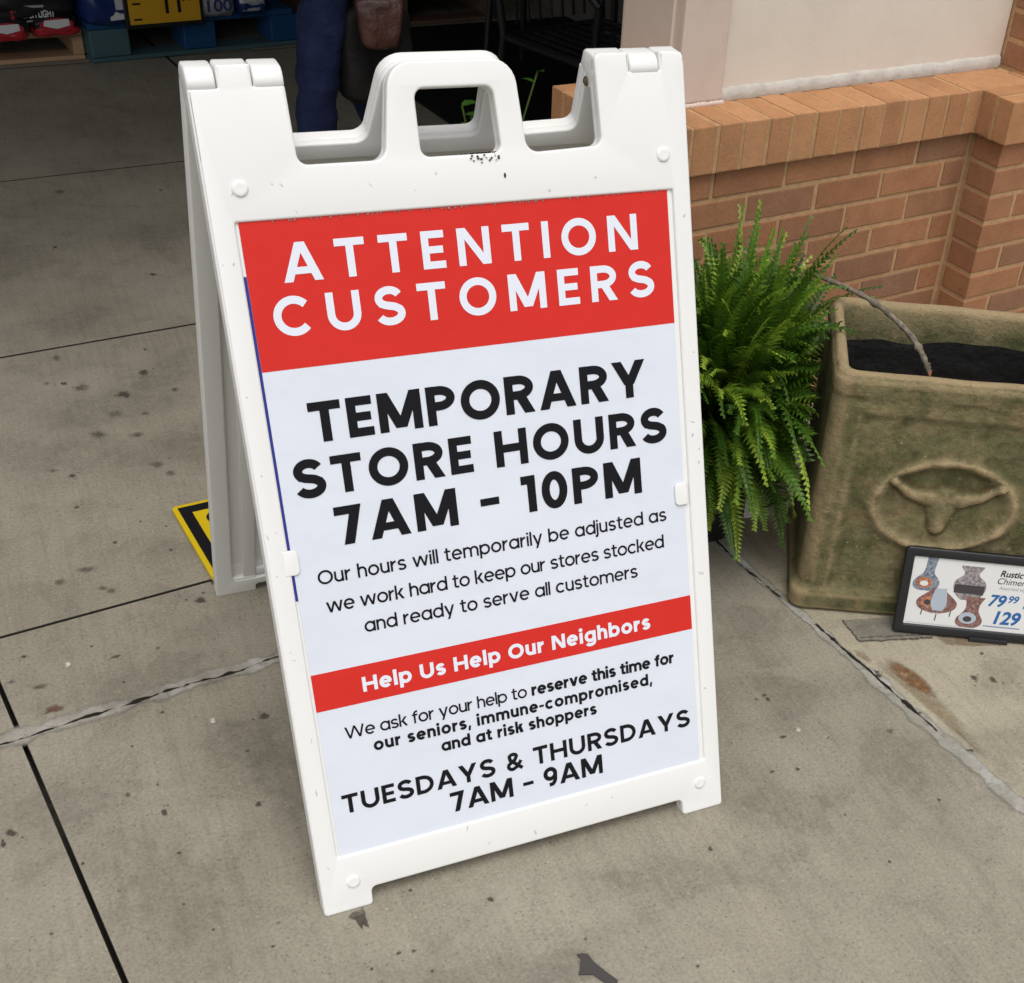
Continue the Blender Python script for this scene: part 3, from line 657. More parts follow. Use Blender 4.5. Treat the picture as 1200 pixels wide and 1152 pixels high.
# round moulded buttons, side clips
for u, s in ((-.2932, 1.0391), (.296, 1.047), (-.2879, .0471), (.2968, .052)):
    bm = bmesh.new()
    prof = [(.0105, -.001), (.0102, .0012), (.0090, .0026), (.0070, .0031), (.0035, .0028), (.0004, .0027)]
    loft(bm, [[(u + r_ * math.cos(2 * math.pi * k / 28), s + r_ * math.sin(2 * math.pi * k / 28), z) for k in range(28)] for r_, z in prof], cap0=False)
    mesh_obj('button', bm, M_white, fp, 60)
for s_, uu in ((-1, -.3085), (1, .2985)):
    bm = bmesh.new()
    x0, x1 = (uu - .006, uu + .0150) if s_ < 0 else (uu - .0150, uu + .006)
    q_ = [(x0, .5315, .001), (x1, .5315, .007), (x1, .567, .007), (x0, .567, .001)] if s_ < 0 else [(x0, .5315, .007), (x1, .5315, .001), (x1, .567, .001), (x0, .567, .007)]
    plate(bm, [poly_round(q_)], -.0026, .0006, .0013)
    mesh_obj('clip', bm, M_white, fp, 40)
# poster sheet, with the edge of an older blue one showing beside it
ZP = -.0034
bm = bmesh.new(); box(bm, -.3015, .3005, .0905, .9995, -.0044, ZP)
poster = mesh_obj('poster', bm, M_poster, fp)
def band(name, u0, u1, s0, s1, m, par, z=ZP + .00025):
    bm = bmesh.new(); box(bm, u0, u1, s0, s1, ZP + .00005, z); return mesh_obj(name, bm, m, par)
poster.parent = sign; poster.rotation_euler = (R(90) - AL, 0, 0)
band('red_band', -.30145, .30045, .8095, .9993, M_red, poster)
band('red_band', -.30145, .30045, .3244, .3815, M_red, poster)
bm = bmesh.new(); box(bm, -.3053, -.3018, .5675, .9318, -.0046, ZP - .0002); box(bm, -.3053, -.3018, .4935, .5320, -.0046, ZP - .0002)
op = mesh_obj('old_poster_edge', bm, M_blue, sign); op.rotation_euler = (R(90) - AL, 0, 0)
ZT = ZP + .0006
BD, SB, RG = .232, .205, .152
def line(runs, u0, u1, base, cap, m, g0=None):
    bm = bmesh.new(); add_text(bm, runs, u0, u1, base, cap, ZT, 0, g0); return mesh_obj('lettering', bm, m, poster)
line([('ATTENTION', SB)], -.2555, .2490, .9200, .0495, M_letter_white)
line([('CUSTOMERS', SB)], -.2762, .2708, .8525, .0500, M_letter_white)
line([('TEMPORARY', BD)], -.2510, .2470, .7083, .0545, M_ink)
line([('STORE HOURS', BD)], -.2835, .2765, .6350, .0525, M_ink)
line([('7AM ', BD), ('–', BD), (' 10PM', BD)], -.2365, .2292, .5615, .0548, M_ink)
line([('Our hours will temporarily be adjusted as', RG)], -.2712, .2672, .5108, .0199, M_ink, .15)
line([('we work hard to keep our stores stocked', RG)], -.2652, .2602, .4685, .0199, M_ink, .15)
line([('and ready to serve all customers', RG)], -.2168, .2122, .4292, .0199, M_ink, .15)
line([('Help Us Help Our Neighbors', BD)], -.2315, .2275, .3405, .0228, M_letter_white, .12)
line([('We ask for your help to ', RG), ('reserve this time for', BD)], -.2665, .2648, .2740, .0188, M_ink, .13)
line([('our seniors, immune-compromised,', BD)], -.2282, .2238, .2460, .0184, M_ink, .12)
line([('and at risk shoppers', BD)], -.1286, .1252, .2186, .0184, M_ink, .12)
line([('TUESDAYS & THURSDAYS', SB)], -.2858, .2868, .1580, .0300, M_ink, .24)
line([('7AM ', SB), ('–', SB), (' 9AM', SB)], -.1255, .1272, .1148, .0330, M_ink)
# crumbs of dirt on the sill of the handle hole
bm = bmesh.new()
for k in range(95):
    u = random.gauss(.030, .015); u = min(max(u, -.012), .05); n = random.uniform(-.018, .0015)
    s = 1.0640 if n < -.003 else random.gauss(1.0575, .003)
    if n >= -.003: n = .0012
    r_ = random.uniform(.0006, .0019)
    b = bmesh.new(); bmesh.ops.create_icosphere(b, subdivisions=1, radius=r_)
    for v in b.verts: v.co = Vector((v.co.x * random.uniform(.8, 1.6), v.co.y * .7, v.co.z * .8)) + Vector((u, s, n))
    join(bm, b)
b = bmesh.new(); bmesh.ops.create_icosphere(b, subdivisions=2, radius=.0026)
for v in b.verts: v.co = Vector((v.co.x * .6 + .0565, v.co.y * 1.3 + 1.0335, v.co.z * .5 + .0006))
join(bm, b)
mesh_obj('dirt_crumbs', bm, M_grime, fp)['kind'] = 'stuff'

M_scuffdust = mat('dust', (.3, .27, .24), .9, .1)
M_scuff = softmat(mat('grey_scuff', (.40, .38, .34), .8, .2), .45)
bm = bmesh.new()
for k in range(36):
    side = random.random()
    u, s_ = (random.choice([-1, 1]) * random.uniform(.314, .331), random.uniform(.02, 1.0)) if side < .5 else (random.uniform(-.31, .31), random.choice([random.uniform(.032, .085), random.uniform(1.005, 1.055)]))
    blob(bm, u, s_, random.uniform(.001, .006), random.uniform(.0008, .002), random.uniform(0, 3), 10, .6, .0004 + k * .000004, 0, k * 1.1 + 9, .6)
mesh_obj('scuff_marks', bm, M_scuff, fp)['kind'] = 'stuff'
bm = bmesh.new()
for k in range(60):
    u = random.uniform(-.29, .30); b = bmesh.new(); bmesh.ops.create_icosphere(b, subdivisions=1, radius=random.uniform(.0005, .0014))
    for v in b.verts: v.co = v.co + Vector((u, .9972 + random.uniform(-.0012, .0006), -.0022))
    join(bm, b)
mesh_obj('paper_fluff', bm, M_scuffdust, fp)['kind'] = 'stuff'

# ------------------------------------------------------------------ yellow caution board lying behind the sign
cb = empty('caution_board', (-.369, 1.152, .001), R(7), 'yellow caution board with black border lying flat behind the white sign', 'caution sign')
bm = bmesh.new(); plate(bm, [poly_round([(0, 0, .01), (0, -.275, .01), (.46, -.275, .01), (.46, 0, .01)])], 0, .011, .002)
mesh_obj('board', bm, M_yellow, cb, 40)
bm = bmesh.new(); b_ = [(.010, -.012), (.010, -.258), (.45, -.258), (.45, -.012)]; i_ = [(.033, -.036), (.033, -.234), (.427, -.234), (.427, -.036)]
plate(bm, [[Vector(p) for p in b_], [Vector(p) for p in i_]], .0112, .0120)
mesh_obj('border', bm, M_ink, cb)
bm = bmesh.new(); add_text(bm, [('CAUTION', .22)], .052, .40, -.098, .05, .0119); mesh_obj('lettering', bm, M_ink, cb)

# ------------------------------------------------------------------ brick and stucco pier
PO, PR = (.600, 1.060, 0), R(10)
pier = empty('brick_pier', PO, PR, 'brick and beige stucco pier with projecting brick ledge behind the fern and planter', 'wall')
CH = .0677; LZ = .66
def brick(bm, a0, a1, b0, b1, z0, z1):
    j = lambda: random.uniform(-.0014, .0014)
    box(bm, a0 + j(), a1 + j(), b0 + j(), b1, z0 + j() * .6, z1 + j() * .6, .0028, seg=2)
bm = bmesh.new()
def courses(a0, a1, b, depth, z_top, n, par=0):
    for k in range(n):
        z1 = z_top - k * CH - .004; z0 = z1 - .0577
        x = a0; first = True
        while x < a1 - .02:
            L = .194 if not (first and (k + par) % 2) else .092
            e = min(x + L, a1); brick(bm, x, e, b, b + depth, z0, z1); x = e + .0098; first = False
courses(.014, .998, .018, .092, LZ, 10)                                        # wall under the ledge
mesh_obj('brickwork', bm, M_brick, pier); bm = bmesh.new()
courses(1.008, 1.98, -.080, .0885, LZ, 10, 1)                                   # pilaster under the ledge
mesh_obj('brickwork', bm, M_brick, pier); bm = bmesh.new()
courses(1.185, 1.98, .036, .092, .76 + CH * 34, 34, 1)                          # pilaster above
mesh_obj('brickwork', bm, M_brick, pier); bm = bmesh.new()
for k in range(10):                                                            # left return
    z1 = LZ - k * CH - .004
    for q in range(2):
        b0 = .120 + q * .105; brick(bm, .014, .106, b0, b0 + .095, z1 - .0577, z1)
mesh_obj('brickwork', bm, M_brick, pier)
bm = bmesh.new()
box(bm, .0165, 1.05, .0205, .33, 0, LZ); box(bm, 1.0105, 1.985, -.0775, .3, 0, LZ - .001); box(bm, 1.1875, 1.985, .0385, .329, .757, 3.05)
box(bm, .0025, .9995, .0025, .334, LZ - .001, .7578); box(bm, .9905, 1.985, -.0965, .333, LZ - .0015, .7575)
mesh_obj('mortar', bm, M_mortar, pier)
bm = bmesh.new(); LT = .760
x = 0.0
while x < .93: brick(bm, x, x + .0585, 0, .185, LZ, LT); x += .0677
brick(bm, x, .986, 0, .185, LZ, LT)
for q in range(3): brick(bm, 0.0, .172, .192 + q * .050, .192 + q * .050 + .043, LZ, LT)
brick(bm, .988, 1.16, -.047, -.002, LZ, LT); brick(bm, .988, 1.16, -.099, -.055, LZ, LT)
brick(bm, .990, 1.16, .004, .185, LZ, LT)
x = 1.168
while x < 1.95: brick(bm, x, x + .0585, -.099, .09, LZ, LT); x += .0677
mesh_obj('ledge', bm, M_ledge, pier)
bm = bmesh.new(); box(bm, .185, 1.183, .136, .336, .778, 3.05, .004, seg=2)
mesh_obj('stucco_panel', bm, M_stucco, pier)
bm = bmesh.new()
box(bm, .172, .292, .118, .3395, .7665, 3.04, .005, seg=2)
box(bm, .1665, .183, .15, .325, .767, 3.03, .003)
for z in range(0): pass
mesh_obj('corner_board', bm, M_trim, pier)
bm = bmesh.new()
rows = []
for k in range(61):
    a = .293 + (1.178 - .293) * k / 60
    w = .004 * noise.noise(Vector((a * 22, .2, 1))); w2 = .003 * noise.noise(Vector((a * 30, 3.2, 1)))
    rows.append([(a, .1285 + w2, .7598), (a, .1265 + w2, .768 + w), (a, .130, .7825 + w), (a, .136, .7875 + w), (a, .15, .788)])
loft(bm, rows, close=False, cap0=False, cap1=False)
bmesh.ops.recalc_face_normals(bm, faces=bm.faces[:])
mesh_obj('caulk_strip', bm, M_caulk, pier, 60)
bm = bmesh.new()
for k in range(14):
    a = .175 + .115 * k / 13
    b = bmesh.new(); bmesh.ops.create_icosphere(b, subdivisions=2, radius=.007)
    for v in b.verts: v.co = Vector((v.co.x * 1.3 + a, v.co.y * .7 + .117, v.co.z * (.7 + .3 * random.random()) + .762))
    join(bm, b)
mesh_obj('caulk_bead', bm, M_trim, pier, 80)

# ------------------------------------------------------------------ shop porch: roof and walls round the dark entrance
shop = empty('storefront', PO, PR, 'shop porch roof, walls and dark entrance glass behind the brick pier', 'building')
M_soffit = mat('porch_soffit', (.30, .28, .25), .9, .2)
M_wall = mat('porch_wall', (.16, .14, .12), .9, .2)
t = NT(M_wall); t.base(t.ramp(t.noise(6, 4), [(.3, (.13, .115, .10)), (.7, (.18, .16, .14))]))
M_glass = mat('tinted_glass', (.012, .014, .015), .06, .5)
bm = bmesh.new(); box(bm, -5.6, 5.5, .20, 6.2, 3.06, 3.5); mesh_obj('porch_roof', bm, M_soffit, shop)
bm = bmesh.new(); box(bm, -5.6, 5.5, 5.2, 5.5, -.02, 3.055); box(bm, 2.0, 2.2, .30, 5.195, -.02, 3.055); box(bm, 2.005, 5.5, .05, .295, -.02, 3.055)
mesh_obj('porch_wall', bm, M_wall, shop)
for k in range(3):
    bm = bmesh.new(); box(bm, 1.975, 1.998, .5 + k * 1.5, 1.85 + k * 1.5, .35, 2.7); w_ = mesh_obj('window', bm, M_glass, shop)
    bm = bmesh.new()
    for (y0, y1, z0, z1) in ((.45, .5, .3, 2.75), (1.85, 1.9, .3, 2.75), (.5, 1.85, .3, .35), (.5, 1.85, 2.7, 2.75)): box(bm, 1.955, 1.9985, y0 + k * 1.5, y1 + k * 1.5, z0, z1)
    mesh_obj('window_frame', bm, M_metal_black, w_)

# ------------------------------------------------------------------ clay planter with longhorn medallion
pln = empty('clay_planter', (.732, .447, 0), R(-25.5), 'square mossy clay planter with a raised longhorn oval, empty, beside the fern', 'planter')
PW, PD, PH = .50, .345, .53
def sst(x, a, b):
    t = min(max((x - a) / (b - a), 0), 1); return t * t * (3 - 2 * t)
def segd(px, pz, a, b):
    ax, az = a; bx, bz = b; t = max(0, min(1, ((px - ax) * (bx - ax) + (pz - az) * (bz - az)) / ((bx - ax) ** 2 + (bz - az) ** 2)))
    return math.hypot(px - ax - t * (bx - ax), pz - az - t * (bz - az)), t
def relief(c, z):
    x = c - .252; y = z - .268; h = 0
    inx = min(c - .055, .445 - c, z - .055, .462 - z)
    h -= .0042 * sst(inx, 0, .020); h += .0014 * math.exp(-(inx / .012) ** 2)
    e = math.hypot(x / .134, y / .096)
    h += (.0125 + .005 * noise.noise(Vector((c * 30, z * 30, 2)))) * math.exp(-((e - 1) / .125) ** 2)
    if e < 1: h -= .002
    hm = 0
    for s_ in (-1, 1):
        pts = [(0, .012), (.035 * s_, .014), (.07 * s_, .024), (.103 * s_, .050)]
        for i in range(3):
            d, t_ = segd(x, y, pts[i], pts[i + 1]); r_ = .0225 - .0045 * (i + t_)
            hm = max(hm, .012 * max(0, 1 - (d / r_) ** 2) ** .6)
    d, t_ = segd(x, y, (0, .008), (0, -.050)); r_ = .036 - .018 * t_
    hm = max(hm, .012 * max(0, 1 - (d / r_) ** 2) ** .7)
    h += hm
    h += .0030 * noise.noise(Vector((c * 14, z * 14, 4))) + .0018 * noise.noise(Vector((c * 45, z * 45, 8)))
    return h
def rrect(x0, x1, y0, y1, r, nf, ns, nc=6):
    o = []
    o += [(x0 + r + (x1 - x0 - 2 * r) * k / nf, y0) for k in range(nf)]
    o += [(x1 - r + r * math.cos(R(-90 + 90 * k / nc)), y0 + r + r * math.sin(R(-90 + 90 * k / nc))) for k in range(nc)]
    o += [(x1, y0 + r + (y1 - y0 - 2 * r) * k / ns) for k in range(ns)]
    o += [(x1 - r + r * math.cos(R(90 * k / nc)), y1 - r + r * math.sin(R(90 * k / nc))) for k in range(nc)]
    o += [(x1 - r - (x1 - x0 - 2 * r) * k / nf, y1) for k in range(nf)]
    o += [(x0 + r + r * math.cos(R(90 + 90 * k / nc)), y1 - r + r * math.sin(R(90 + 90 * k / nc))) for k in range(nc)]
    o += [(x0, y1 - r - (y1 - y0 - 2 * r) * k / ns) for k in range(ns)]
    o += [(x0 + r + r * math.cos(R(180 + 90 * k / nc)), y0 + r + r * math.sin(R(180 + 90 * k / nc))) for k in range(nc)]
    return o
rings = []; NF, NS = 120, 24
NZ = 124
def wob(p, s=.0022): return s * noise.noise(Vector((p[0] * 9, p[1] * 9, p[2] * 9)))
for k in range(NZ + 1):
    z = PH * k / NZ - .0 * k
    out = .012 * (1 - sst(z, .040, .062)) - .009 * (1 - sst(z, 0, .010)) - .007 * sst(z, PH - .018, PH) ** 2 + .003 * sst(z, PH - .05, PH - .03)
    ring_ = []
    for i, (x, y) in enumerate(rrect(-out, PW + out, -out, PD + out, .032, NF, NS)):
        p = [x, y, z]
        if i <= NF: p[1] -= relief(min(max(x, 0), PW), z) if .05 < z < .49 else 0
        w_ = wob(p); p[0] += .024 * (y / PD) * (1 - x / PW); p[0] += w_; p[1] += w_ * .7
        ring_.append(tuple(p))
    rings.append(ring_)
for ins, dz in ((.009, .0025), (.017, .002), (.023, -.003), (.026, -.011), (.027, -.05), (.027, -.12), (.027, -.30)):
    rings.append([(x + .024 * (y / PD) * (1 - x / PW), y, PH + dz + wob((x, y, .5))) for x, y in rrect(ins, PW - ins, ins, PD - ins, .026, NF, NS)])
bm = bmesh.new(); wl_ = bm.verts.layers.float.new('wear_highlight'); vs_ = loft(bm, rings)
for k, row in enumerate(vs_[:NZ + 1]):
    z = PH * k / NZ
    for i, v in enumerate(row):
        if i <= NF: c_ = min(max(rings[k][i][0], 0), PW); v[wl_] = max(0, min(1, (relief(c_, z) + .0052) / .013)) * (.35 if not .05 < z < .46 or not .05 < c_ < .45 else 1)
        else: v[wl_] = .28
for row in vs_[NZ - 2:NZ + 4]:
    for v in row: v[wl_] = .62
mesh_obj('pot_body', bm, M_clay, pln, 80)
bm = bmesh.new()
lin = []
for ins, zz in ((.0285, 0), (.032, .004), (.034, -.02), (.045, -.25)):
    lin.append([(x + .024 * (y / PD) * (1 - x / PW), y, (PH - .072 + (0.008 * noise.noise(Vector((x * 13, y * 13, 1))) + .014 * noise.noise(Vector((x * 4, y * 4, 7))) if zz == 0 or zz == .004 else 0) + zz + (.045 * (1 - sst(y, .03, .12)) if zz > -.2 else 0))) for x, y in rrect(ins, PW - ins, ins, PD - ins, .024, 40, 20)])
loft(bm, lin, cap0=False, cap1=True)
mesh_obj('liner', bm, M_liner, pln, 50)
# twig lying over the rim
bm = bmesh.new()
tp = smoothpts([(.872, .765, .566), (.895, .714, .567), (.922, .659, .562), (.939, .59, .552), (.950, .532, .536), (.955, .490, .513), (.960, .472, .492)], 6)
tube(bm, tp, [.0046 + .0016 * k / len(tp) + .0009 * math.sin(k * 1.9) + (.0022 if k in (14, 27) else 0) for k in range(len(tp))], 9, 0, .12)
e_ = tp[-1]; tube(bm, [e_, e_ + Vector((.001, -.004, -.008))], [.0062, .003], 8, 1, .25)
tube(bm, [tp[-4], tp[-4] + Vector((.008, .002, .002))], [.006, .002], 6, 0, .1)
tag(mesh_obj('twig', bm, [M_bark, M_pith], None, 60), 'bent bare twig lying over the rim and into the empty planter', 'twig')

# ------------------------------------------------------------------ price card in black frame leaning on the planter
LEAN = R(16)
ang = R(-27.4)
pc = empty('price_card', (.884, .306, .003), 0, 'black framed price card with chimineas pictured, leaning against the clay planter', 'price sign')
bx_ = Vector((math.cos(ang), math.sin(ang), 0)); bk = Vector((-math.sin(ang), math.cos(ang), 0))
upv = (Vector((0, 0, 1)) * math.cos(LEAN) + bk * math.sin(LEAN)); nv_ = bx_.cross(upv)
pc.matrix_world = Matrix(((bx_.x, upv.x, nv_.x, .884), (bx_.y, upv.y, nv_.y, .306), (bx_.z, upv.z, nv_.z, .004), (0, 0, 0, 1)))
CW, CHH = .420, .182
bm = bmesh.new()
plate(bm, [poly_round([(0, 0, .009), (CW, 0, .009), (CW, CHH, .009), (0, CHH, .009)]), poly_round([(.019, .019, .002), (CW - .019, .019, .002), (CW - .019, CHH - .019, .002), (.019, CHH - .019, .002)])], -.010, .004, .003)
plate(bm, [poly_round([(.004, .004), (CW - .004, .004), (CW - .004, CHH - .004), (.004, CHH - .004)])], -.009, -.003)
mesh_obj('frame', bm, M_blackpl, pc, 40)
bm = bmesh.new(); box(bm, .155, .235, -.006, .004, -.012, .008, .002, seg=2); mesh_obj('foot', bm, M_blackpl, pc)
M_card = mat('white_card', (.66, .66, .64), .35, .4)
bm = bmesh.new(); box(bm, .018, CW - .018, .018, CHH - .018, -.0029, -.0012); card = mesh_obj('card', bm, M_card, pc)
M_cyan = mat('blue_price_print', (.02, .11, .31), .4, .4)
cols_ = {}
def cm(n, c):
    if n not in cols_: cols_[n] = mat(n, c, .45, .35)
    return cols_[n]
Z1 = -.0009
def cprint(txt, size, x, y, m, shear=.25, bold=0.0004, width=None):
    bm = bmesh.new(); font_mesh(bm, txt, size, x, y, Z1, 'LEFT', shear, None, 0, bold, width); mesh_obj('lettering', bm, m, card)
cprint('Rustic', .0185, .194, .1365, M_ink); cprint('Chimenea', .0185, .190, .1205, M_ink, .25, 0)
cprint('Assorted styles', .0105, .197, .109, mat('grey_print', (.3, .3, .3), .5, .3), .25, 0)
cprint('79', .034, .180, .073, M_cyan, .25, .0010); cprint('99', .021, .219, .083, M_cyan, .25, .0005); cprint('each', .014, .252, .073, M_cyan, .2, .0003)
cprint('129', .038, .193, .036, M_cyan, .2, .0012)
bm = bmesh.new(); box(bm, .180, .255, .0275, .0300, -.00115, -.0009); mesh_obj('print_line', bm, cm('faint_blue_print', (.2, .25, .36)), card)
bm = bmesh.new(); box(bm, .026, .130, .0215, .0226, -.00115, -.0009); mesh_obj('print_line', bm, cm('faint_grey_print', (.42, .42, .42)), card)
GB, GR_, RU, OR, DK = cm('slate_print', (.16, .19, .24)), cm('grey_clay_print', (.2, .17, .17)), cm('rust_print', (.17, .075, .06)), cm('ember_print', (.40, .10, .05)), cm('dark_print', (.05, .045, .045))
for m_, c1, c2 in ((GB, (.05, .06, .08), (.28, .33, .38)), (GR_, (.07, .06, .065), (.38, .34, .34)), (RU, (.07, .035, .035), (.32, .17, .14)), (OR, (.16, .04, .025), (.62, .26, .14))):
    t = NT(m_); t.base(t.ramp(t.noise(150, 4, .7), [(.32, c1), (.66, c2)]))
LGP = cm('light_slate_print', (.38, .43, .48))
def vase(cx, y0, prof, m, fl=None, z=0, mouth=None, bandm=None, dx=0):
    """flat printed picture of a chiminea: outline from (height, half width)"""
    bm = bmesh.new(); pr = smoothpts([(h, w, 0) for h, w in prof], 5)
    Lp = [(cx + dx * (p.x) - p.y, y0 + p.x) for p in pr]; Rp = [(cx + dx * p.x + p.y, y0 + p.x) for p in pr]
    vs = [bm.verts.new((x, y, Z1 + z)) for x, y in Rp + Lp[::-1]]; bm.faces.new(vs)
    bmesh.ops.triangulate(bm, faces=bm.faces[:])
    nd = [m]
    def disc(x, y, rx, ry, mi, zz):
        v = [bm.verts.new((x + rx * math.cos(k * .3927), y + ry * math.sin(k * .3927), Z1 + z + zz)) for k in range(16)]; bm.faces.new(v).material_index = mi
    if mouth:
        nd += [mouth[4], mouth[5]]; disc(mouth[0], mouth[1], mouth[2], mouth[3], 1, .0001); disc(mouth[0], mouth[1] - mouth[3] * .15, mouth[2] * .5, mouth[3] * .5, 2, .0002)
    if bandm:
        nd += [bandm[4]] if mouth is None else []
        v = [bm.verts.new(p + (Z1 + z + .0001,)) for p in ((bandm[0], bandm[1]), (bandm[2], bandm[1] - .001), (bandm[2], bandm[3]), (bandm[0], bandm[3]))]; bm.faces.new(v).material_index = len(nd) - 1
    # mottling flecks
    for k in range(10):
        t_ = random.choice(pr[2:-2]); x = cx + dx * t_.x + random.uniform(-.7, .7) * t_.y
        nd_i = len(nd)
        disc(x, y0 + t_.x, .0012, .0009, nd_i, .00006)
    nd.append(LGP)
    for f in bm.faces:
        f.normal_update()
        if f.normal.z < 0: f.normal_flip()
    mesh_obj('chiminea_picture', bm, nd, card)
vase(.049, .092, [(0, .012), (.006, .023), (.017, .0265), (.028, .020), (.036, .012), (.048, .0095), (.064, .0105), (.071, .0105)], GB, mouth=(.047, .109, .017, .0115, OR, M_card), dx=.12)
vase(.079, .046, [(0, .008), (.005, .027), (.014, .039), (.026, .040), (.038, .028), (.048, .016), (.053, .016)], RU, z=.0002, mouth=(.060, .070, .014, .012, OR, DK))
vase(.083, .052, [(0, .010), (.014, .016), (.028, .015), (.042, .012), (.047, .009)], LGP, z=.00045)
vase(.139, .080, [(0, .014), (.008, .024), (.024, .0325), (.040, .030), (.050, .018), (.058, .015), (.068, .022), (.072, .0225)], GR_, bandm=(.1085, .094, .1685, .112, DK))
vase(.148, .022, [(0, .014), (.007, .025), (.018, .0265), (.030, .018), (.040, .0135), (.054, .015), (.066, .021)], RU, z=.0002, mouth=(.146, .042, .018, .0125, LGP, DK), dx=.10)
for x, y in ((.050, .040), (.080, .030), (.108, .041)):
    bm = bmesh.new(); v = [bm.verts.new(p) for p in ((x, y, Z1), (x + .0022, y, Z1), (x + .0032, y + .014, Z1), (x + .001, y + .014, Z1))]; bm.faces.new(v); mesh_obj('chiminea_leg_picture', bm, DK, card)

# ------------------------------------------------------------------ fern
fern = empty('fern', (.682, .795, 0), 0, 'bushy green sword fern in a black nursery pot between the white sign and the planter', 'fern')
bm = bmesh.new()
prof = [(.092, .002), (.118, .20), (.123, .20), (.123, .225), (.115, .225), (.112, .19), (.02, .185)]
loft(bm, [[(r_ * math.cos(2 * math.pi * k / 40), r_ * math.sin(2 * math.pi * k / 40), z) for k in range(40)] for r_, z in prof])
mesh_obj('nursery_pot', bm, M_blackpl, fern, 40)
bm = bmesh.new(); box(bm, .070, .105, -.098, -.0965, .06, .13, M=Matrix.Rotation(R(-8), 4, 'Z')); mesh_obj('plant_tag', bm, M_card, fern)
bm = bmesh.new(); tone = bm.loops.layers.color.new('tone')
rs = random.Random(21)
def in_planter(p):
    x, y = p.x + .682 - .732, p.y + .795 - .447; ca, sa = math.cos(R(25.5)), math.sin(R(25.5))
    c_, d_ = x * ca - y * sa, x * sa + y * ca
    if p.z > PH + .004 or not (-.016 < c_ < PW and -.016 < d_ < PD + .01): return False
    return not (.034 < c_ < PW - .03 and .034 < d_ < PD - .03 and p.z > .42)
def frond(bm, base, az, el, L, droop, tn, wid):
    n = 36; d = Vector((math.cos(az) * math.cos(el), math.sin(az) * math.cos(el), math.sin(el)))
    p = Vector(base); pts = [p.copy()]; sw = rs.uniform(-.5, .5)
    for k in range(n):
        d = (d + Vector((0, 0, -1)) * droop / n * (.35 + 1.5 * k / n) + Vector((-math.sin(az), math.cos(az), 0)) * sw / n).normalized()
        p = p + d * (L / n)
        pts.append(p.copy())
    n_ok = n
    for k in range(1, n + 1):
        if in_planter(pts[k]): n_ok = k - 1; break
    roll = rs.uniform(-1.0, 1.0)
    def face(vs, tval):
        try: f = bm.faces.new(vs)
        except ValueError: return
        for lp in f.loops: lp[tone] = (tval, tval, tval, 1)
    for k in range(5, n_ok + 1):
        t = k / n; tan = (pts[k] - pts[k - 1]).normalized()
        side = tan.cross(Vector((0, 0, 1)))
        if side.length < .05: side = Vector((-math.sin(az), math.cos(az), 0))
        side.normalize(); nrm = side.cross(tan).normalized()
        side = (side * math.cos(roll) + nrm * math.sin(roll)).normalized(); nrm = side.cross(tan).normalized()
        ll = wid * (math.sin(math.pi * min(1, (.10 + .90 * t)) ** .85) ** .7 if t < .97 else .25) * rs.uniform(.85, 1.1)
        ll = max(ll, .004)
        lw = L / n * .43
        for s_ in (-1, 1):
            out = (side * s_ + tan * .42 + nrm * rs.uniform(-.22, .10)).normalized()
            q = pts[k - 1] + tan * (lw * (.2 if s_ > 0 else 1.0))
            a = q - tan * lw; b_ = q + tan * lw
            m = q + out * ll * .45 + nrm * .002; tip = q + out * ll - nrm * ll * .12 + tan * ll * .10
            v = [bm.verts.new(x) for x in (a, m - tan * lw * .80, tip, m + tan * lw * .95, b_)]
            tv = min(1, max(0, tn + .35 * (t - .5) + rs.uniform(-.06, .06)))
            face(v, tv)
    # rachis
    for k in range(n_ok):
        tan = (pts[k + 1] - pts[k]); s2 = tan.cross(Vector((.3, .2, 1))).normalized() * (.0013 * (1 - .7 * k / n))
        v = [bm.verts.new(x) for x in (pts[k] - s2, pts[k] + s2, pts[k + 1] + s2 * .9, pts[k + 1] - s2 * .9)]
        face(v, .45)
for k in range(1050):
    az = rs.uniform(0, 2 * math.pi); rr = rs.uniform(0, .095)
    lvl = rs.random()
    el = R(rs.uniform(42, 88)) if lvl < .74 else R(rs.uniform(-5, 40))
    L = rs.uniform(.28, .45) if lvl < .74 else rs.uniform(.20, .34)
    front_ = math.cos(az - R(-75))
    droop = rs.uniform(.6, 2.1) if lvl < .74 else rs.uniform(.5, 1.7)
    if math.sin(az) > .55: L *= .82
    frond(bm, (rr * math.cos(az), rr * math.sin(az), .215 + rs.uniform(0, .05)), az, el, L, droop, rs.uniform(.0, .95), rs.uniform(.023, .034))
for k in range(34): frond(bm, (rs.uniform(0, .08), rs.uniform(-.05, .05), .23), R(rs.uniform(-45, 40)), R(rs.uniform(28, 66)), rs.uniform(.30, .41), rs.uniform(.5, 1.5), rs.uniform(.3, .95), rs.uniform(.024, .033))
for az, el, L, dr in ((60, 82, .46, .6), (20, 78, .46, .7), (100, 82, .45, .6), (-10, 70, .45, .8), (35, 72, .47, .7), (8, 56, .44, 1.0), (0, 44, .40, 1.2)):
    frond(bm, (.03 * math.cos(R(az)), .03 * math.sin(R(az)), .23), R(az), R(el), L, dr, rs.uniform(.4, .8), .020)
mesh_obj('fronds', bm, M_fern, fern)

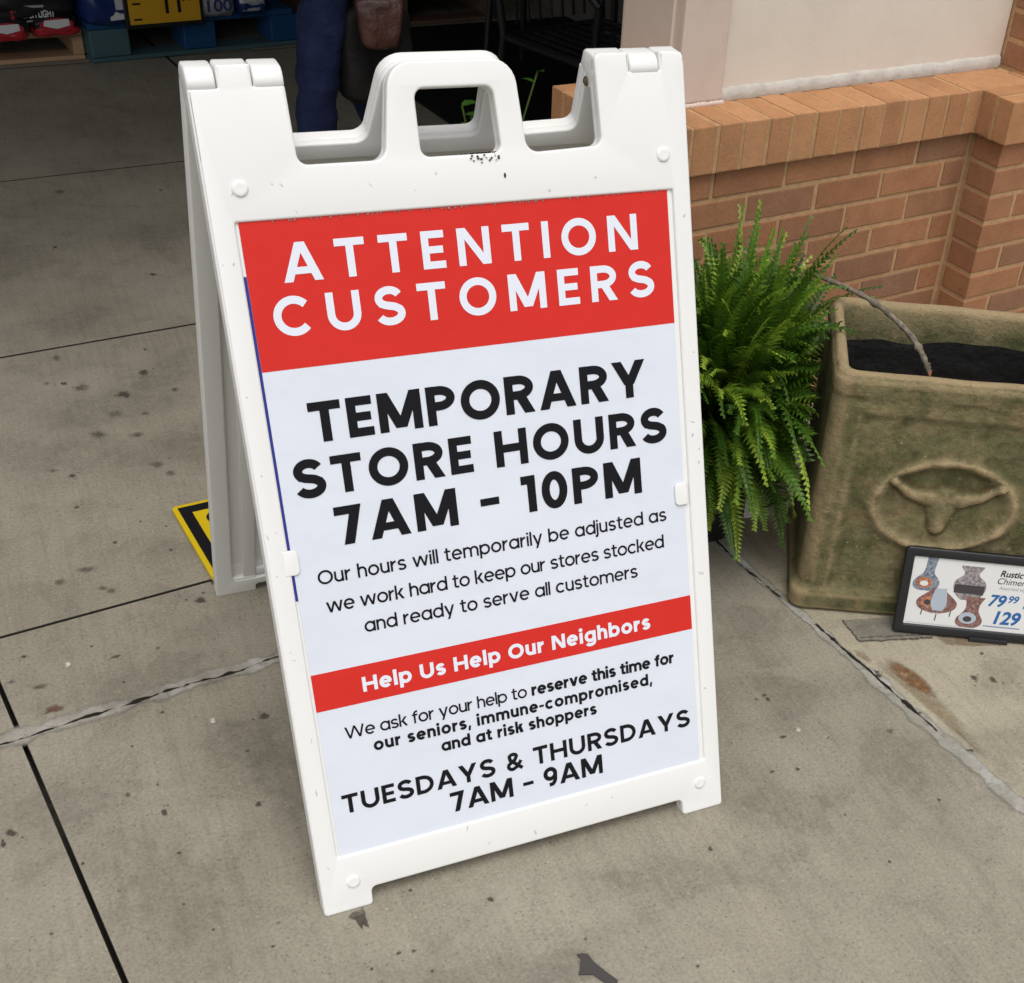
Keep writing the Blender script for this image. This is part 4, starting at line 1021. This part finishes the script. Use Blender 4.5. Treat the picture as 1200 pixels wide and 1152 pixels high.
# ------------------------------------------------------------------ small leafy plant behind the pier
lp_ = empty('leafy_plant', (.63, 2.0, 0), 0, 'small leafy green plant in a dark pot seen past the sign handle', 'plant')
bm = bmesh.new(); prof = [(.07, .001), (.10, .2), (.106, .2), (.106, .22), (.098, .22), (.09, .18)]
loft(bm, [[(r_ * math.cos(2 * math.pi * k / 28), r_ * math.sin(2 * math.pi * k / 28), z) for k in range(28)] for r_, z in prof]); mesh_obj('pot', bm, M_blackpl, lp_, 40)
bm = bmesh.new(); tone = bm.loops.layers.color.new('tone'); bs = bmesh.new(); rs = random.Random(5)
def leaf(bm, p, d, L, W):
    d = d.normalized(); s = d.cross(Vector((0, 0, 1))).normalized(); nn = s.cross(d)
    e0, e1 = [], []; n = 8
    for k in range(n + 1):
        t_ = k / n; w = W * math.sin(math.pi * t_ ** .8) ** .9 * (1 + (.14 if k % 2 else -.05)); c = p + d * L * t_ - nn * (.25 * L * t_ * t_) 
        e0.append(bm.verts.new(c - s * w + nn * w * .3)); e1.append((bm.verts.new(c), bm.verts.new(c + s * w + nn * w * .3)))
    tv = rs.uniform(.3, 1)
    for k in range(n):
        for q in ((e0[k], e1[k][0], e1[k + 1][0], e0[k + 1]), (e1[k][0], e1[k][1], e1[k + 1][1], e1[k + 1][0])):
            f = bm.faces.new(q)
            for l_ in f.loops: l_[tone] = (tv,) * 3 + (1,)
for (az, r_, h) in ((190, .06, .50), (170, .08, .52), (230, .09, .47), (5, .125, .60), (150, .05, .45)):
    top = Vector((r_ * math.cos(R(az)), r_ * math.sin(R(az)), h)); pts = smoothpts([(0, 0, .19), top * .5 + Vector((0, 0, .1)), top], 5)
    tube(bs, pts, .0028, 6)
    for k in range(6 if az > 20 else 9, len(pts)):
        a = rs.uniform(0, 6.28); leaf(bm, pts[k], Vector((math.cos(a), math.sin(a), rs.uniform(.0, .6))), rs.uniform(.05, .085) * (1 if az > 20 else .5), rs.uniform(.016, .026) * (1 if az > 20 else .5))
mesh_obj('leaves', bm, M_leaf, lp_); mesh_obj('stems', bs, M_stem, lp_)

# ------------------------------------------------------------------ black entrance mat and patio chairs in the dark porch
bm = bmesh.new(); plate(bm, [poly_round([(-.0, 0, .02), (1.75, 0, .02), (1.75, 2.3, .02), (0, 2.3, .02)])], .001, .010, .003)
mt = mesh_obj('entrance_mat', bm, M_blackrub); mt.location = (1.14, 2.3, 0); mt.rotation_euler = (0, 0, R(8.8)); tag(mt, 'wide black rubber mat on the floor under the dark metal chairs', 'mat')
def chair(loc, rz, label):
    c = empty('patio_chair', loc, rz, label, 'chair', 'black metal chairs in the porch')
    bm = bmesh.new(); tube(bm, [(-.22, -.22, .43), (.22, -.22, .43), (.22, .22, .42), (-.22, .22, .42), (-.22, -.22, .43)], .014, 8)
    for k in range(9): tube(bm, [(-.2 + .05 * k, -.22, .432), (-.2 + .05 * k, .22, .422)], .007, 6)
    mesh_obj('seat', bm, M_metal_black, c, 60)
    bm = bmesh.new()
    tube(bm, smoothpts([(-.22, .22, .42), (-.23, .27, .7), (-.2, .30, .9), (0, .31, .94), (.2, .30, .9), (.23, .27, .7), (.22, .22, .42)], 5), .013, 8)
    for k in range(7): tube(bm, [(-.15 + .05 * k, .235, .45), (-.15 + .05 * k, .30, .91)], .006, 6)
    mesh_obj('backrest', bm, M_metal_black, c, 60)
    for s_ in (-1, 1):
        bm = bmesh.new(); tube(bm, smoothpts([(s_ * .225, .27, .68), (s_ * .27, .05, .66), (s_ * .27, -.18, .66), (s_ * .25, -.25, .62)], 5), .013, 8); mesh_obj('armrest', bm, M_metal_black, c, 60)
        bm = bmesh.new(); tube(bm, smoothpts([(s_ * .25, -.25, .62), (s_ * .235, -.225, .43), (s_ * .25, -.25, .011)], 4), .013, 8); mesh_obj('leg', bm, M_metal_black, c, 60)
        bm = bmesh.new(); tube(bm, smoothpts([(s_ * .22, .22, .42), (s_ * .23, .27, .011)], 2), .013, 8); mesh_obj('leg', bm, M_metal_black, c, 60)
    return c
chair((1.30, 2.85, 0), R(20), 'black metal patio chair standing just behind the brick pier')
chair((1.55, 3.75, 0), R(-35), 'black metal patio chair farther back in the porch, past the nearer one')

# ------------------------------------------------------------------ pallets with bagged goods
def wood(name, cols, rough=.85):
    m = mat(name, rough=rough, spec=.2); t = NT(m); geo = t.n('ShaderNodeNewGeometry')
    col = t.mix(.5, t.ramp(geo.outputs['Random Per Island'], [(0, cols[0]), (1, cols[1])]), t.ramp(t.noise(7, 5, .7, co=t.coord((.3, 6, 6))), [(.3, cols[0]), (.7, cols[1])]))
    t.base(col); t.bump(t.noise(60, 4), .4, .003); return m
M_wood = wood('pallet_wood', ((.34, .2, .11), (.5, .33, .19)))
M_bluewood = wood('blue_painted_wood', ((.010, .048, .13), (.016, .08, .20)))
M_bluegrey = wood('faded_blue_wood', ((.035, .085, .11), (.085, .14, .14)))
M_brownwood = wood('brown_wood', ((.10, .06, .04), (.17, .11, .07)))
def pallet(loc, rz, w, d, label, m, blocks=False, m2=None, group=None, h=.14):
    p = empty('pallet', loc, rz, label, 'pallet', group)
    bm = bmesh.new(); n = 7
    for k in range(n):
        y0 = d * k / n; box(bm, 0, w, y0 + .004, y0 + d / n - .02, h - .022, h, .003)
    mesh_obj('deck', bm, m, p)
    for x in ((0, w / 2 - .05, w - .10) if blocks else (0, w / 2 - .02, w - .04)):
        for y in ((0, d / 2 - .07, d - .14) if blocks else (0,)):
            bm = bmesh.new()
            if blocks: box(bm, x, x + .13 if x else x + .15, y, y + .14, .018, h - .023, .006)
            else: box(bm, x, x + .04, 0.001, d, .018, h - .023, .004)
            mesh_obj('block' if blocks else 'stringer', bm, (m2 if (m2 and x == 0) else m), p)
    for y in (0, d / 2 - .05, d - .10):
        bm = bmesh.new(); box(bm, 0, w + (.03 if blocks else 0), y + .002, y + .098, 0.001, .0175, .003)
        mesh_obj('base_board', bm, m2 or m, p)
    return p
def bagmesh(w, d, h, seed, bandz=None, band2=None):
    b = bmesh.new(); bmesh.ops.create_cube(b, size=2); bmesh.ops.subdivide_edges(b, edges=b.edges[:], cuts=14, use_grid_fill=True)
    for v in b.verts:
        x, y, z = v.co
        n_ = Vector((x, y, z)); ex = 1 - .10 * abs(z) ** 3; L = (abs(x) ** 9 + abs(y) ** 9 + abs(z) ** 6) ** (1 / 8)
        v.co = Vector((x / L, y / L, z / L * (1 - .12 * (max(abs(x), abs(y)) ** 4))))
        q = v.co * 2.2 + Vector((seed * 3.3, 0, 0)); dn = .045 * noise.noise(q) + .03 * noise.noise(q * 2.7)
        v.co *= 1 + dn
        v.co = Vector((v.co.x * w / 2, v.co.y * d / 2, v.co.z * h / 2))
    for f in b.faces:
        c = f.calc_center_median(); f.smooth = True
        if bandz is not None and c.z < bandz * h / 2 + .006 * noise.noise(c * 30): f.material_index = 1
        if band2 and band2[0] * w / 2 < c.x < band2[1] * w / 2 and band2[2] * h / 2 < c.z < band2[3] * h / 2 and c.y < 0: f.material_index = 2
    return b
def bag(name, loc, rz, w, d, h, seed, mats, label, group=None, **k):
    o = mesh_obj(name, bagmesh(w, d, h, seed, **k), mats); o.location = (loc[0], loc[1], loc[2] + h / 2 * .96); o.rotation_euler = (0, 0, rz)
    return tag(o, label, 'bag', group)
M_bagblack = mat('black_bag_film', (.014, .012, .014), .28, .5)
M_bagred = mat('red_bag_film', (.42, .02, .03), .3, .5)
M_bagwhite = mat('white_bag_film', (.5, .5, .5), .3, .5)
M_bagblue = mat('blue_bag_film', (.012, .03, .13), .28, .5)
M_baggrey = mat('grey_bag_film', (.34, .34, .35), .35, .5)
M_pw = mat('bag_white_print', (.62, .62, .62), .4, .4); M_pr = mat('bag_red_print', (.36, .02, .035), .4, .4); M_pb = mat('bag_blue_print', (.03, .05, .16), .4, .4)
A9 = R(9)
def off(o, x, y, z=0):
    c, s = math.cos(A9), math.sin(A9); return (o[0] + c * x - s * y, o[1] + s * x + c * y, z)
WP = (-1.22, 4.155)                                        # front left corner of the wooden pallet
pallet((WP[0], WP[1], 0), A9, 1.07, 1.0, 'plain wooden pallet holding the black and red charcoal bags', M_wood, group='pallets of bagged goods', h=.108)
G1 = 'black and red charcoal bags'
def charcoal(x, y_, label, seed, w=.172, h=.078):
    o = bag('charcoal_bag', off(WP, x + .045, .185 + y_, .098), A9, w, .5, h, seed, [M_bagblack, M_bagred], label, G1, bandz=.02)
    bm = bmesh.new(); v = [bm.verts.new((.060 * math.cos(k * .2618), -.2535, .014 + .024 * math.sin(k * .2618))) for k in range(24)]; bm.faces.new(v); mesh_obj('label_rim', bm, M_pr, o)
    bm = bmesh.new(); v = [bm.verts.new(p) for p in ((-.046, -.2548, .012), (.0, -.2548, .000), (.046, -.2548, .010), (.044, -.2548, .033), (-.042, -.2548, .030))]; bm.faces.new(v); mesh_obj('label_panel', bm, M_pw, o)
    return o
charcoal(.925, .0, 'lower charcoal bag with red base band, nearest the blue pallet', 1)
charcoal(.745, -.03, 'lower charcoal bag with red base band, at the edge of the photo', 2)
charcoal(.565, .01, 'lower charcoal bag, third along from the blue pallet', 3)
charcoal(.385, -.02, 'lower charcoal bag, fourth along from the blue pallet', 5)
charcoal(.205, .0, 'lower charcoal bag at the far left end of the wooden pallet', 7)
ub = bag('charcoal_bag', off(WP, .835, .205, .148), A9, .46, .5, .17, 4, [M_bagblack, M_bagred], 'upper black charcoal bag with white MATCH LIGHT lettering', G1)
bm = bmesh.new(); font_mesh(bm, 'MATCH LIGHT', .034, .005, -.058, 0, 'LEFT', 0, Matrix.Translation((0, -.2485, 0)) @ Matrix.Rotation(R(90), 4, 'X'), 0, .0012, .135); mesh_obj('lettering', bm, M_pw, ub)
bm = bmesh.new(); box(bm, .035, .105, -.2500, -.2490, -.024, -.016); mesh_obj('print_line', bm, M_baggrey, ub)
bm = bmesh.new(); box(bm, .04, .11, -.2470, -.2460, -.073, -.067); mesh_obj('print_line', bm, M_baggrey, ub)
bm = bmesh.new(); plate(bm, [arcpts for arcpts in ([Vector((.048 * math.cos(k * .2), .042 * math.sin(k * .2))) for k in range(31)], [Vector((.036 * math.cos(k * .2), .031 * math.sin(k * .2))) for k in range(31)])], -.0005, .0005, 0, 0, Matrix.Translation((-.045, -.2495, -.045)) @ Matrix.Rotation(R(90), 4, 'X')); mesh_obj('round_emblem', bm, M_pr, ub)
bag('charcoal_bag', off(WP, .36, .225, .148), A9, .46, .5, .15, 6, [M_bagblack, M_bagred], 'upper black charcoal bag left of the MATCH LIGHT bag', G1, bandz=.2)
# blue pallet
BP = (-.145, 4.262); A9 = R(13)
pallet((BP[0], BP[1], 0), A9, .82, 1.0, 'blue painted block pallet carrying the blue and white bags', M_bluewood, True, M_bluegrey, 'pallets of bagged goods')
G2 = 'bags on the blue pallet'
b1 = bag('product_bag', off(BP, .125, .205, .13), A9, .27, .5, .20, 11, [M_bagblue, M_bagblue, M_bagwhite], 'dark blue bag with a white label, left of the yellow price sign', G2, band2=(-.25, .85, -.25, .35))
b2 = bag('product_bag', off(BP, .475, .205, .13), A9, .19, .5, .17, 12, [M_baggrey], 'pale grey bag printed 100, right of the yellow price sign', G2)
b3 = bag('product_bag', off(BP, .635, .205, .13), A9, .13, .5, .17, 13, [M_bagblue, M_bagblue, M_bagwhite], 'narrow blue bag at the right end of the blue pallet', G2, band2=(-.8, .7, -.3, .1))
b4 = bag('product_bag', off(BP, .285, .25, .13), A9, .19, .48, .17, 14, [M_bagwhite], 'white bag hidden behind the yellow price sign', G2)
b5 = bag('product_bag', off(BP, .25, .29, .325), A9, .5, .48, .17, 15, [M_bagblue], 'blue bag lying on top, above the white label bag', G2)
b6 = bag('product_bag', off(BP, .66, .29, .30), A9, .32, .48, .17, 16, [M_bagblue], 'blue bag lying on top of the pale grey 100 bag', G2)
bm = bmesh.new(); font_mesh(bm, '100', .060, -.045, -.045, 0, 'LEFT', 0, Matrix.Translation((0, -.256, 0)) @ Matrix.Rotation(R(90), 4, 'X'), 0, .001, .10); mesh_obj('lettering', bm, M_pb, b2)
bm = bmesh.new(); v = [bm.verts.new(p) for p in ((-.05, -.2475, -.066), (.11, -.2475, -.060), (.112, -.2475, -.026), (-.052, -.2475, -.032))]; bm.faces.new(v); mesh_obj('label_panel', bm, M_pw, b1)
for x0, x1, z0, z1 in ((.01, .10, -.040, -.034), (.03, .10, -.052, -.046), (.04, .10, -.080, -.073)):
    bm = bmesh.new(); box(bm, x0, x1, -.2490, -.2480, z0, z1); mesh_obj('print_line', bm, M_pb if z0 > -.07 else M_baggrey, b1)
for z0 in (-.035, -.055, .0):
    bm = bmesh.new(); box(bm, -.045, .045, -.2490, -.2470, z0, z0 + .010); mesh_obj('print_line', bm, M_baggrey, b3)
ps_ = empty('shelf_price_sign', off(BP, .125, -.047, .128), A9, 'yellow price sign reading 11.99 in a black frame on the blue pallet', 'price sign')
bm = bmesh.new(); box(bm, 0, .30, -.012, .006, 0, .225, .003); mesh_obj('frame', bm, M_blackpl, ps_)
M_yel = mat('yellow_card', (.62, .34, .02), .5, .3)
bm = bmesh.new(); box(bm, .014, .286, -.0135, -.0118, .016, .209); yc = mesh_obj('card', bm, M_yel, ps_)
T90 = Matrix.Translation((0, -.0140, 0)) @ Matrix.Rotation(R(90), 4, 'X')
bm = bmesh.new(); font_mesh(bm, '11', .105, .135, .050, 0, 'LEFT', 0, T90, 0, .002, .060); font_mesh(bm, '99', .050, .215, .088, 0, 'LEFT', 0, T90, 0, .001, .048)
mesh_obj('lettering', bm, M_ink, yc)
for y, w in ((.185, .055), (.160, .04), (.105, .05), (.085, .03), (.03, .03)):
    bm = bmesh.new(); box(bm, .03, .03 + w, -.0142, -.0137, y, y + .007); mesh_obj('print_line', bm, M_ink, yc)
# brown pallet further right
BR = (.74, 4.60); A9 = R(10)
pallet((BR[0], BR[1], 0), A9, .9, .9, 'brown wooden pallet behind the walking person', M_brownwood, group='pallets of bagged goods')
bag('product_bag', off(BR, .20, .26, .14), A9, .36, .5, .20, 21, [M_bagwhite], 'white bag on the brown pallet behind the walking person', 'bags on the brown pallet')
bag('product_bag', off(BR, .60, .26, .14), A9, .36, .5, .20, 22, [M_bagblack], 'black bag on the right half of the brown pallet', 'bags on the brown pallet')

# ------------------------------------------------------------------ person walking in the porch
pe = empty('person', (.335, 2.45, 0), 0, 'person in dark jeans and a long dark coat walking past, holding a brown handbag', 'person')
def skin(name, verts, edges, m, parent, sub=2, root=0):
    me = bpy.data.meshes.new(name); me.from_pydata([v[:3] for v in verts], edges, [])
    o = bpy.data.objects.new(name, me); link(o)
    md = o.modifiers.new('s', 'SKIN'); md.use_smooth_shade = True
    sv = me.skin_vertices[0].data
    for i, v in enumerate(verts):
        r_ = v[3]; sv[i].radius = r_ if isinstance(r_, tuple) else (r_, r_); sv[i].use_root = (i == root)
    m2 = o.modifiers.new('u', 'SUBSURF'); m2.levels = sub; m2.render_levels = sub
    dg_ = bpy.context.evaluated_depsgraph_get(); me2 = bpy.data.meshes.new_from_object(o.evaluated_get(dg_)); bpy.data.objects.remove(o)
    me2.materials.clear(); me2.materials.append(m)
    for p in me2.polygons: p.use_smooth = True
    o = bpy.data.objects.new(name, me2); return link(o, parent)
M_skin = mat('skin', (.42, .22, .15), .5, .4); M_hair = mat('dark_hair', (.03, .02, .014), .5, .4)
M_jean = mat('dark_denim', (.014, .024, .085), .85, .2)
t = NT(M_jean); t.base(t.ramp(t.noise(9, 5, .7), [(.3, (.008, .012, .038)), (.55, (.013, .02, .062)), (.75, (.03, .04, .095))])); t.bump(t.math('ADD', t.noise(14, 4, .6), t.math('MULTIPLY', t.noise(300, 2), .2)), .8, .012)
M_coat = mat('dark_coat', (.014, .013, .0125), .8, .2)
t = NT(M_coat); t.bump(t.noise(10, 4, .6), .8, .015)
M_shoe = mat('black_shoe', (.012, .012, .012), .5, .4)
HX = .01
J = dict(pel=(HX, 0, .95), lh=(-.02, -.09, .88), rh=(.03, .09, .88), lk=(-.075, -.095, .475), rk=(.12, .10, .49), la=(-.085, -.10, .085), ra=(.19, .12, .10))
body = [(HX, 0, .95, .10), (HX, 0, 1.15, .10), (HX, 0, 1.36, .13), (HX, 0, 1.46, .06), (HX + .01, 0, 1.53, .055), (HX + .02, 0, 1.62, (.085, .075)), (HX + .02, 0, 1.71, (.08, .07)),
        (J['lh'][0], J['lh'][1], .87, .062), (*J['lk'], .038), (*J['la'], .03), (-.0, -.105, .04, .028),
        (J['rh'][0], J['rh'][1], .87, .062), (*J['rk'], .038), (*J['ra'], .03), (.27, .125, .045, .028),
        (HX, -.17, 1.40, .055), (-.02, -.21, 1.13, .042), (.045, -.20, .885, .032), (.053, -.195, .80, (.022, .036)), (.058, -.19, .745, (.018, .034)),
        (HX, .17, 1.40, .055), (.04, .22, 1.13, .042), (.12, .20, .90, .032), (.14, .195, .81, (.022, .034)), (.15, .19, .75, (.018, .03)), (HX + .115, 0, 1.645, .018)]
be = [(0, 1), (1, 2), (2, 3), (3, 4), (4, 5), (5, 6), (0, 7), (7, 8), (8, 9), (9, 10), (0, 11), (11, 12), (12, 13), (13, 14), (2, 15), (15, 16), (16, 17), (17, 18), (18, 19), (2, 20), (20, 21), (21, 22), (22, 23), (23, 24), (5, 25)]
for hand, (hx, hy, hz) in ((19, body[19][:3]), (24, body[24][:3])):
    for f in range(4):
        i = len(body); yy = hy + (.027 - .018 * f) * (-1 if hand == 19 else 1); ln = (.030, .035, .033, .024)[f]
        body += [(hx + .014, yy, hz - .012, .0092), (hx + .030, yy, hz - .012 - ln * .6, .0085), (hx + .022, yy, hz - .014 - ln, .0078), (hx + .006, yy, hz - .012 - ln, .007)]
        be += [(hand, i), (i, i + 1), (i + 1, i + 2), (i + 2, i + 3)]
    i = len(body); sg = -1 if hand == 19 else 1
    body += [(hx + .012, hy + sg * .038, hz + .03, .011), (hx + .035, hy + sg * .040, hz + .002, .010), (hx + .040, hy + sg * .028, hz - .022, .0085)]
    be += [(hand - 1, i), (i, i + 1), (i + 1, i + 2)]
skin('body', body, be, M_skin, pe, 2)
def tubecloth(name, rings, m, par, nseg=20, wr=.006, sd=0):
    bm = bmesh.new(); rr = []
    P = smoothpts([(r_[0], r_[1], r_[2]) for r_ in rings], 6); A = smoothpts([(r_[3], r_[4], 0) for r_ in rings], 6)
    for k, (c, a) in enumerate(zip(P, A)):
        rr.append([(c.x + a.x * math.cos(q) * (1 + 0), c.y + a.y * math.sin(q), c.z) for q in [2 * math.pi * j / nseg for j in range(nseg)]])
    rr = [[tuple(Vector(p) + Vector((math.cos(2 * math.pi * j / nseg), math.sin(2 * math.pi * j / nseg), 0)) * wr * (noise.noise(Vector((p[0] * 9, p[1] * 9, p[2] * 22 + sd))) + .6 * noise.noise(Vector((p[0] * 25, p[1] * 25, p[2] * 12 + sd)))))  for j, p in enumerate(r_)] for r_ in rr]
    loft(bm, rr); return mesh_obj(name, bm, m, par, 80)
jn = [(HX, 0, .98, .125, .165), (HX, 0, .90, .125, .17)]
tubecloth('jeans', [(HX, 0, 1.02, .12, .155), (HX, 0, .92, .125, .175), (HX, 0, .845, .12, .165)], M_jean, pe)
for a, k, h, sd in (('la', 'lk', 'lh', 1), ('ra', 'rk', 'rh', 5)):
    A, K, H = J[a], J[k], J[h]
    tubecloth('jeans_leg', [(H[0], H[1], .90, .082, .085), (H[0] * .7 + K[0] * .3, H[1], .74, .066, .075), (H[0] * .35 + K[0] * .65, H[1], .60, .057, .065), (K[0], K[1], .475, .055, .058), (K[0] * .9 + A[0] * .1 - .008, K[1], .38, .053, .058), (K[0] * .5 + A[0] * .5 - .004, K[1], .25, .047, .052), (A[0], A[1], .07, .050, .055)], M_jean, pe, 26, .015, sd)
tubecloth('coat', [(HX, 0, 1.45, .10, .17), (HX, 0, 1.38, .135, .20), (HX, 0, 1.15, .13, .18), (HX + .03, .01, .95, .14, .195), (HX + .085, .05, .72, .085, .15), (HX + .095, .09, .46, .065, .11)], M_coat, pe, 28, .02, 3)
tubecloth('sleeve', [(HX, -.185, 1.42, .07, .06), (-.005, -.205, 1.25, .06, .055), (-.02, -.215, 1.12, .055, .05), (.03, -.205, .93, .045, .042), (.042, -.203, .875, .042, .04)], M_coat, pe, 18, .008, 6)
tubecloth('sleeve', [(HX, .185, 1.42, .07, .06), (.02, .21, 1.25, .06, .055), (.045, .222, 1.12, .055, .05), (.11, .205, .94, .045, .042), (.125, .20, .89, .042, .04)], M_coat, pe, 18, .008, 8)
for a, dx in (('la', .07), ('ra', .085)):
    A = J[a]; bm = bmesh.new()
    rr = []
    for x, w, h0, h1 in ((-.07, .02, .02, .06), (-.055, .036, .004, .09), (0, .042, .003, .10), (.07, .045, .003, .075), (.13, .044, .003, .055), (.17, .03, .004, .04), (.185, .012, .01, .025)):
        rr.append([(A[0] + x, A[1] + w * math.cos(q), (h0 + h1) / 2 + (h1 - h0) / 2 * math.sin(q)) for q in [2 * math.pi * j / 14 for j in range(14)]])
    loft(bm, rr); mesh_obj('shoe', bm, M_shoe, pe, 60)
bm = bmesh.new(); bmesh.ops.create_uvsphere(bm, u_segments=24, v_segments=16, radius=1)
for v in bm.verts:
    x, y, z = v.co; v.co = Vector((HX - .012 + x * .108 * (.75 if x > .3 else 1), y * .098, 1.685 + z * (.11 if z > 0 else .20)))
mesh_obj('hair', bm, M_hair, pe, 80)
# brown handbag in the hand, black tote under it
hb = empty('handbag', (.405, 2.24, .668), R(-6), 'glossy brown leather handbag held in the walking person\'s hand', 'handbag')
M_leather = mat('brown_leather', (.12, .045, .032), .42, .4)
t = NT(M_leather); t.base(t.ramp(t.noise(9, 4), [(.3, (.04, .016, .013)), (.7, (.085, .034, .025))])); t.bump(t.noise(12, 4), .8, .02)
b = bmesh.new(); bmesh.ops.create_cube(b, size=2); bmesh.ops.subdivide_edges(b, edges=b.edges[:], cuts=10, use_grid_fill=True)
for v in b.verts:
    x, y, z = v.co; L = (abs(x) ** 7 + abs(y) ** 4 + abs(z) ** 7) ** (1 / 6.5); x, y, z = x / L, y / L, z / L
    tp_ = 1 - .32 * max(0, z * .5 + .5) ; q = .09 * noise.noise(Vector((x * 1.4, y * 2, z * 1.6)))
    v.co = Vector((x * .056 * (1 + .16 * z), y * .034 * tp_ * (1 + q * 3), z * .062 * (1 + q * .6)))
for f in b.faces: f.smooth = True
bm = bmesh.new(); join(bm, b); mesh_obj('bag_body', bm, M_leather, hb)
bm = bmesh.new(); tube(bm, smoothpts([(-.042, 0, .05), (-.038, .0, .072), (-.022, .0, .086), (0, .0, .086), (.03, 0, .075), (.042, 0, .05)], 6), .005, 8); mesh_obj('handle', bm, M_blackpl, hb, 60)
tb = empty('tote_bag', (.420, 2.34, .44), R(5), 'soft black tote bag hanging beside the walking person below the brown handbag', 'bag')
b = bmesh.new(); bmesh.ops.create_cube(b, size=2); bmesh.ops.subdivide_edges(b, edges=b.edges[:], cuts=10, use_grid_fill=True)
for v in b.verts:
    x, y, z = v.co; L = (abs(x) ** 6 + abs(y) ** 3 + abs(z) ** 8) ** (1 / 6); x, y, z = x / L, y / L, z / L
    q = noise.noise(Vector((x * 1.5 + 4, y * 2, z * 1.3)))
    v.co = Vector((x * .098 * (1 - .06 * z) + .008 * q, y * .042 * (1 + .4 * q) * (1 - .35 * z), z * .12 + .008 * q + .12))
for f in b.faces: f.smooth = True
bm = bmesh.new(); join(bm, b); mesh_obj('bag_body', bm, M_coat, tb)
for s_ in (-1, 1):
    bm = bmesh.new(); tube(bm, smoothpts([(-.05, s_ * .018, .235), (-.05, s_ * .015, .38), (-.07, 0, .55), (-.075, -.02, .68), (-.05, -.0, .55), (.03, s_ * .015, .40), (.045, s_ * .018, .235)], 5), .006, 8); mesh_obj('strap', bm, M_coat, tb, 60)
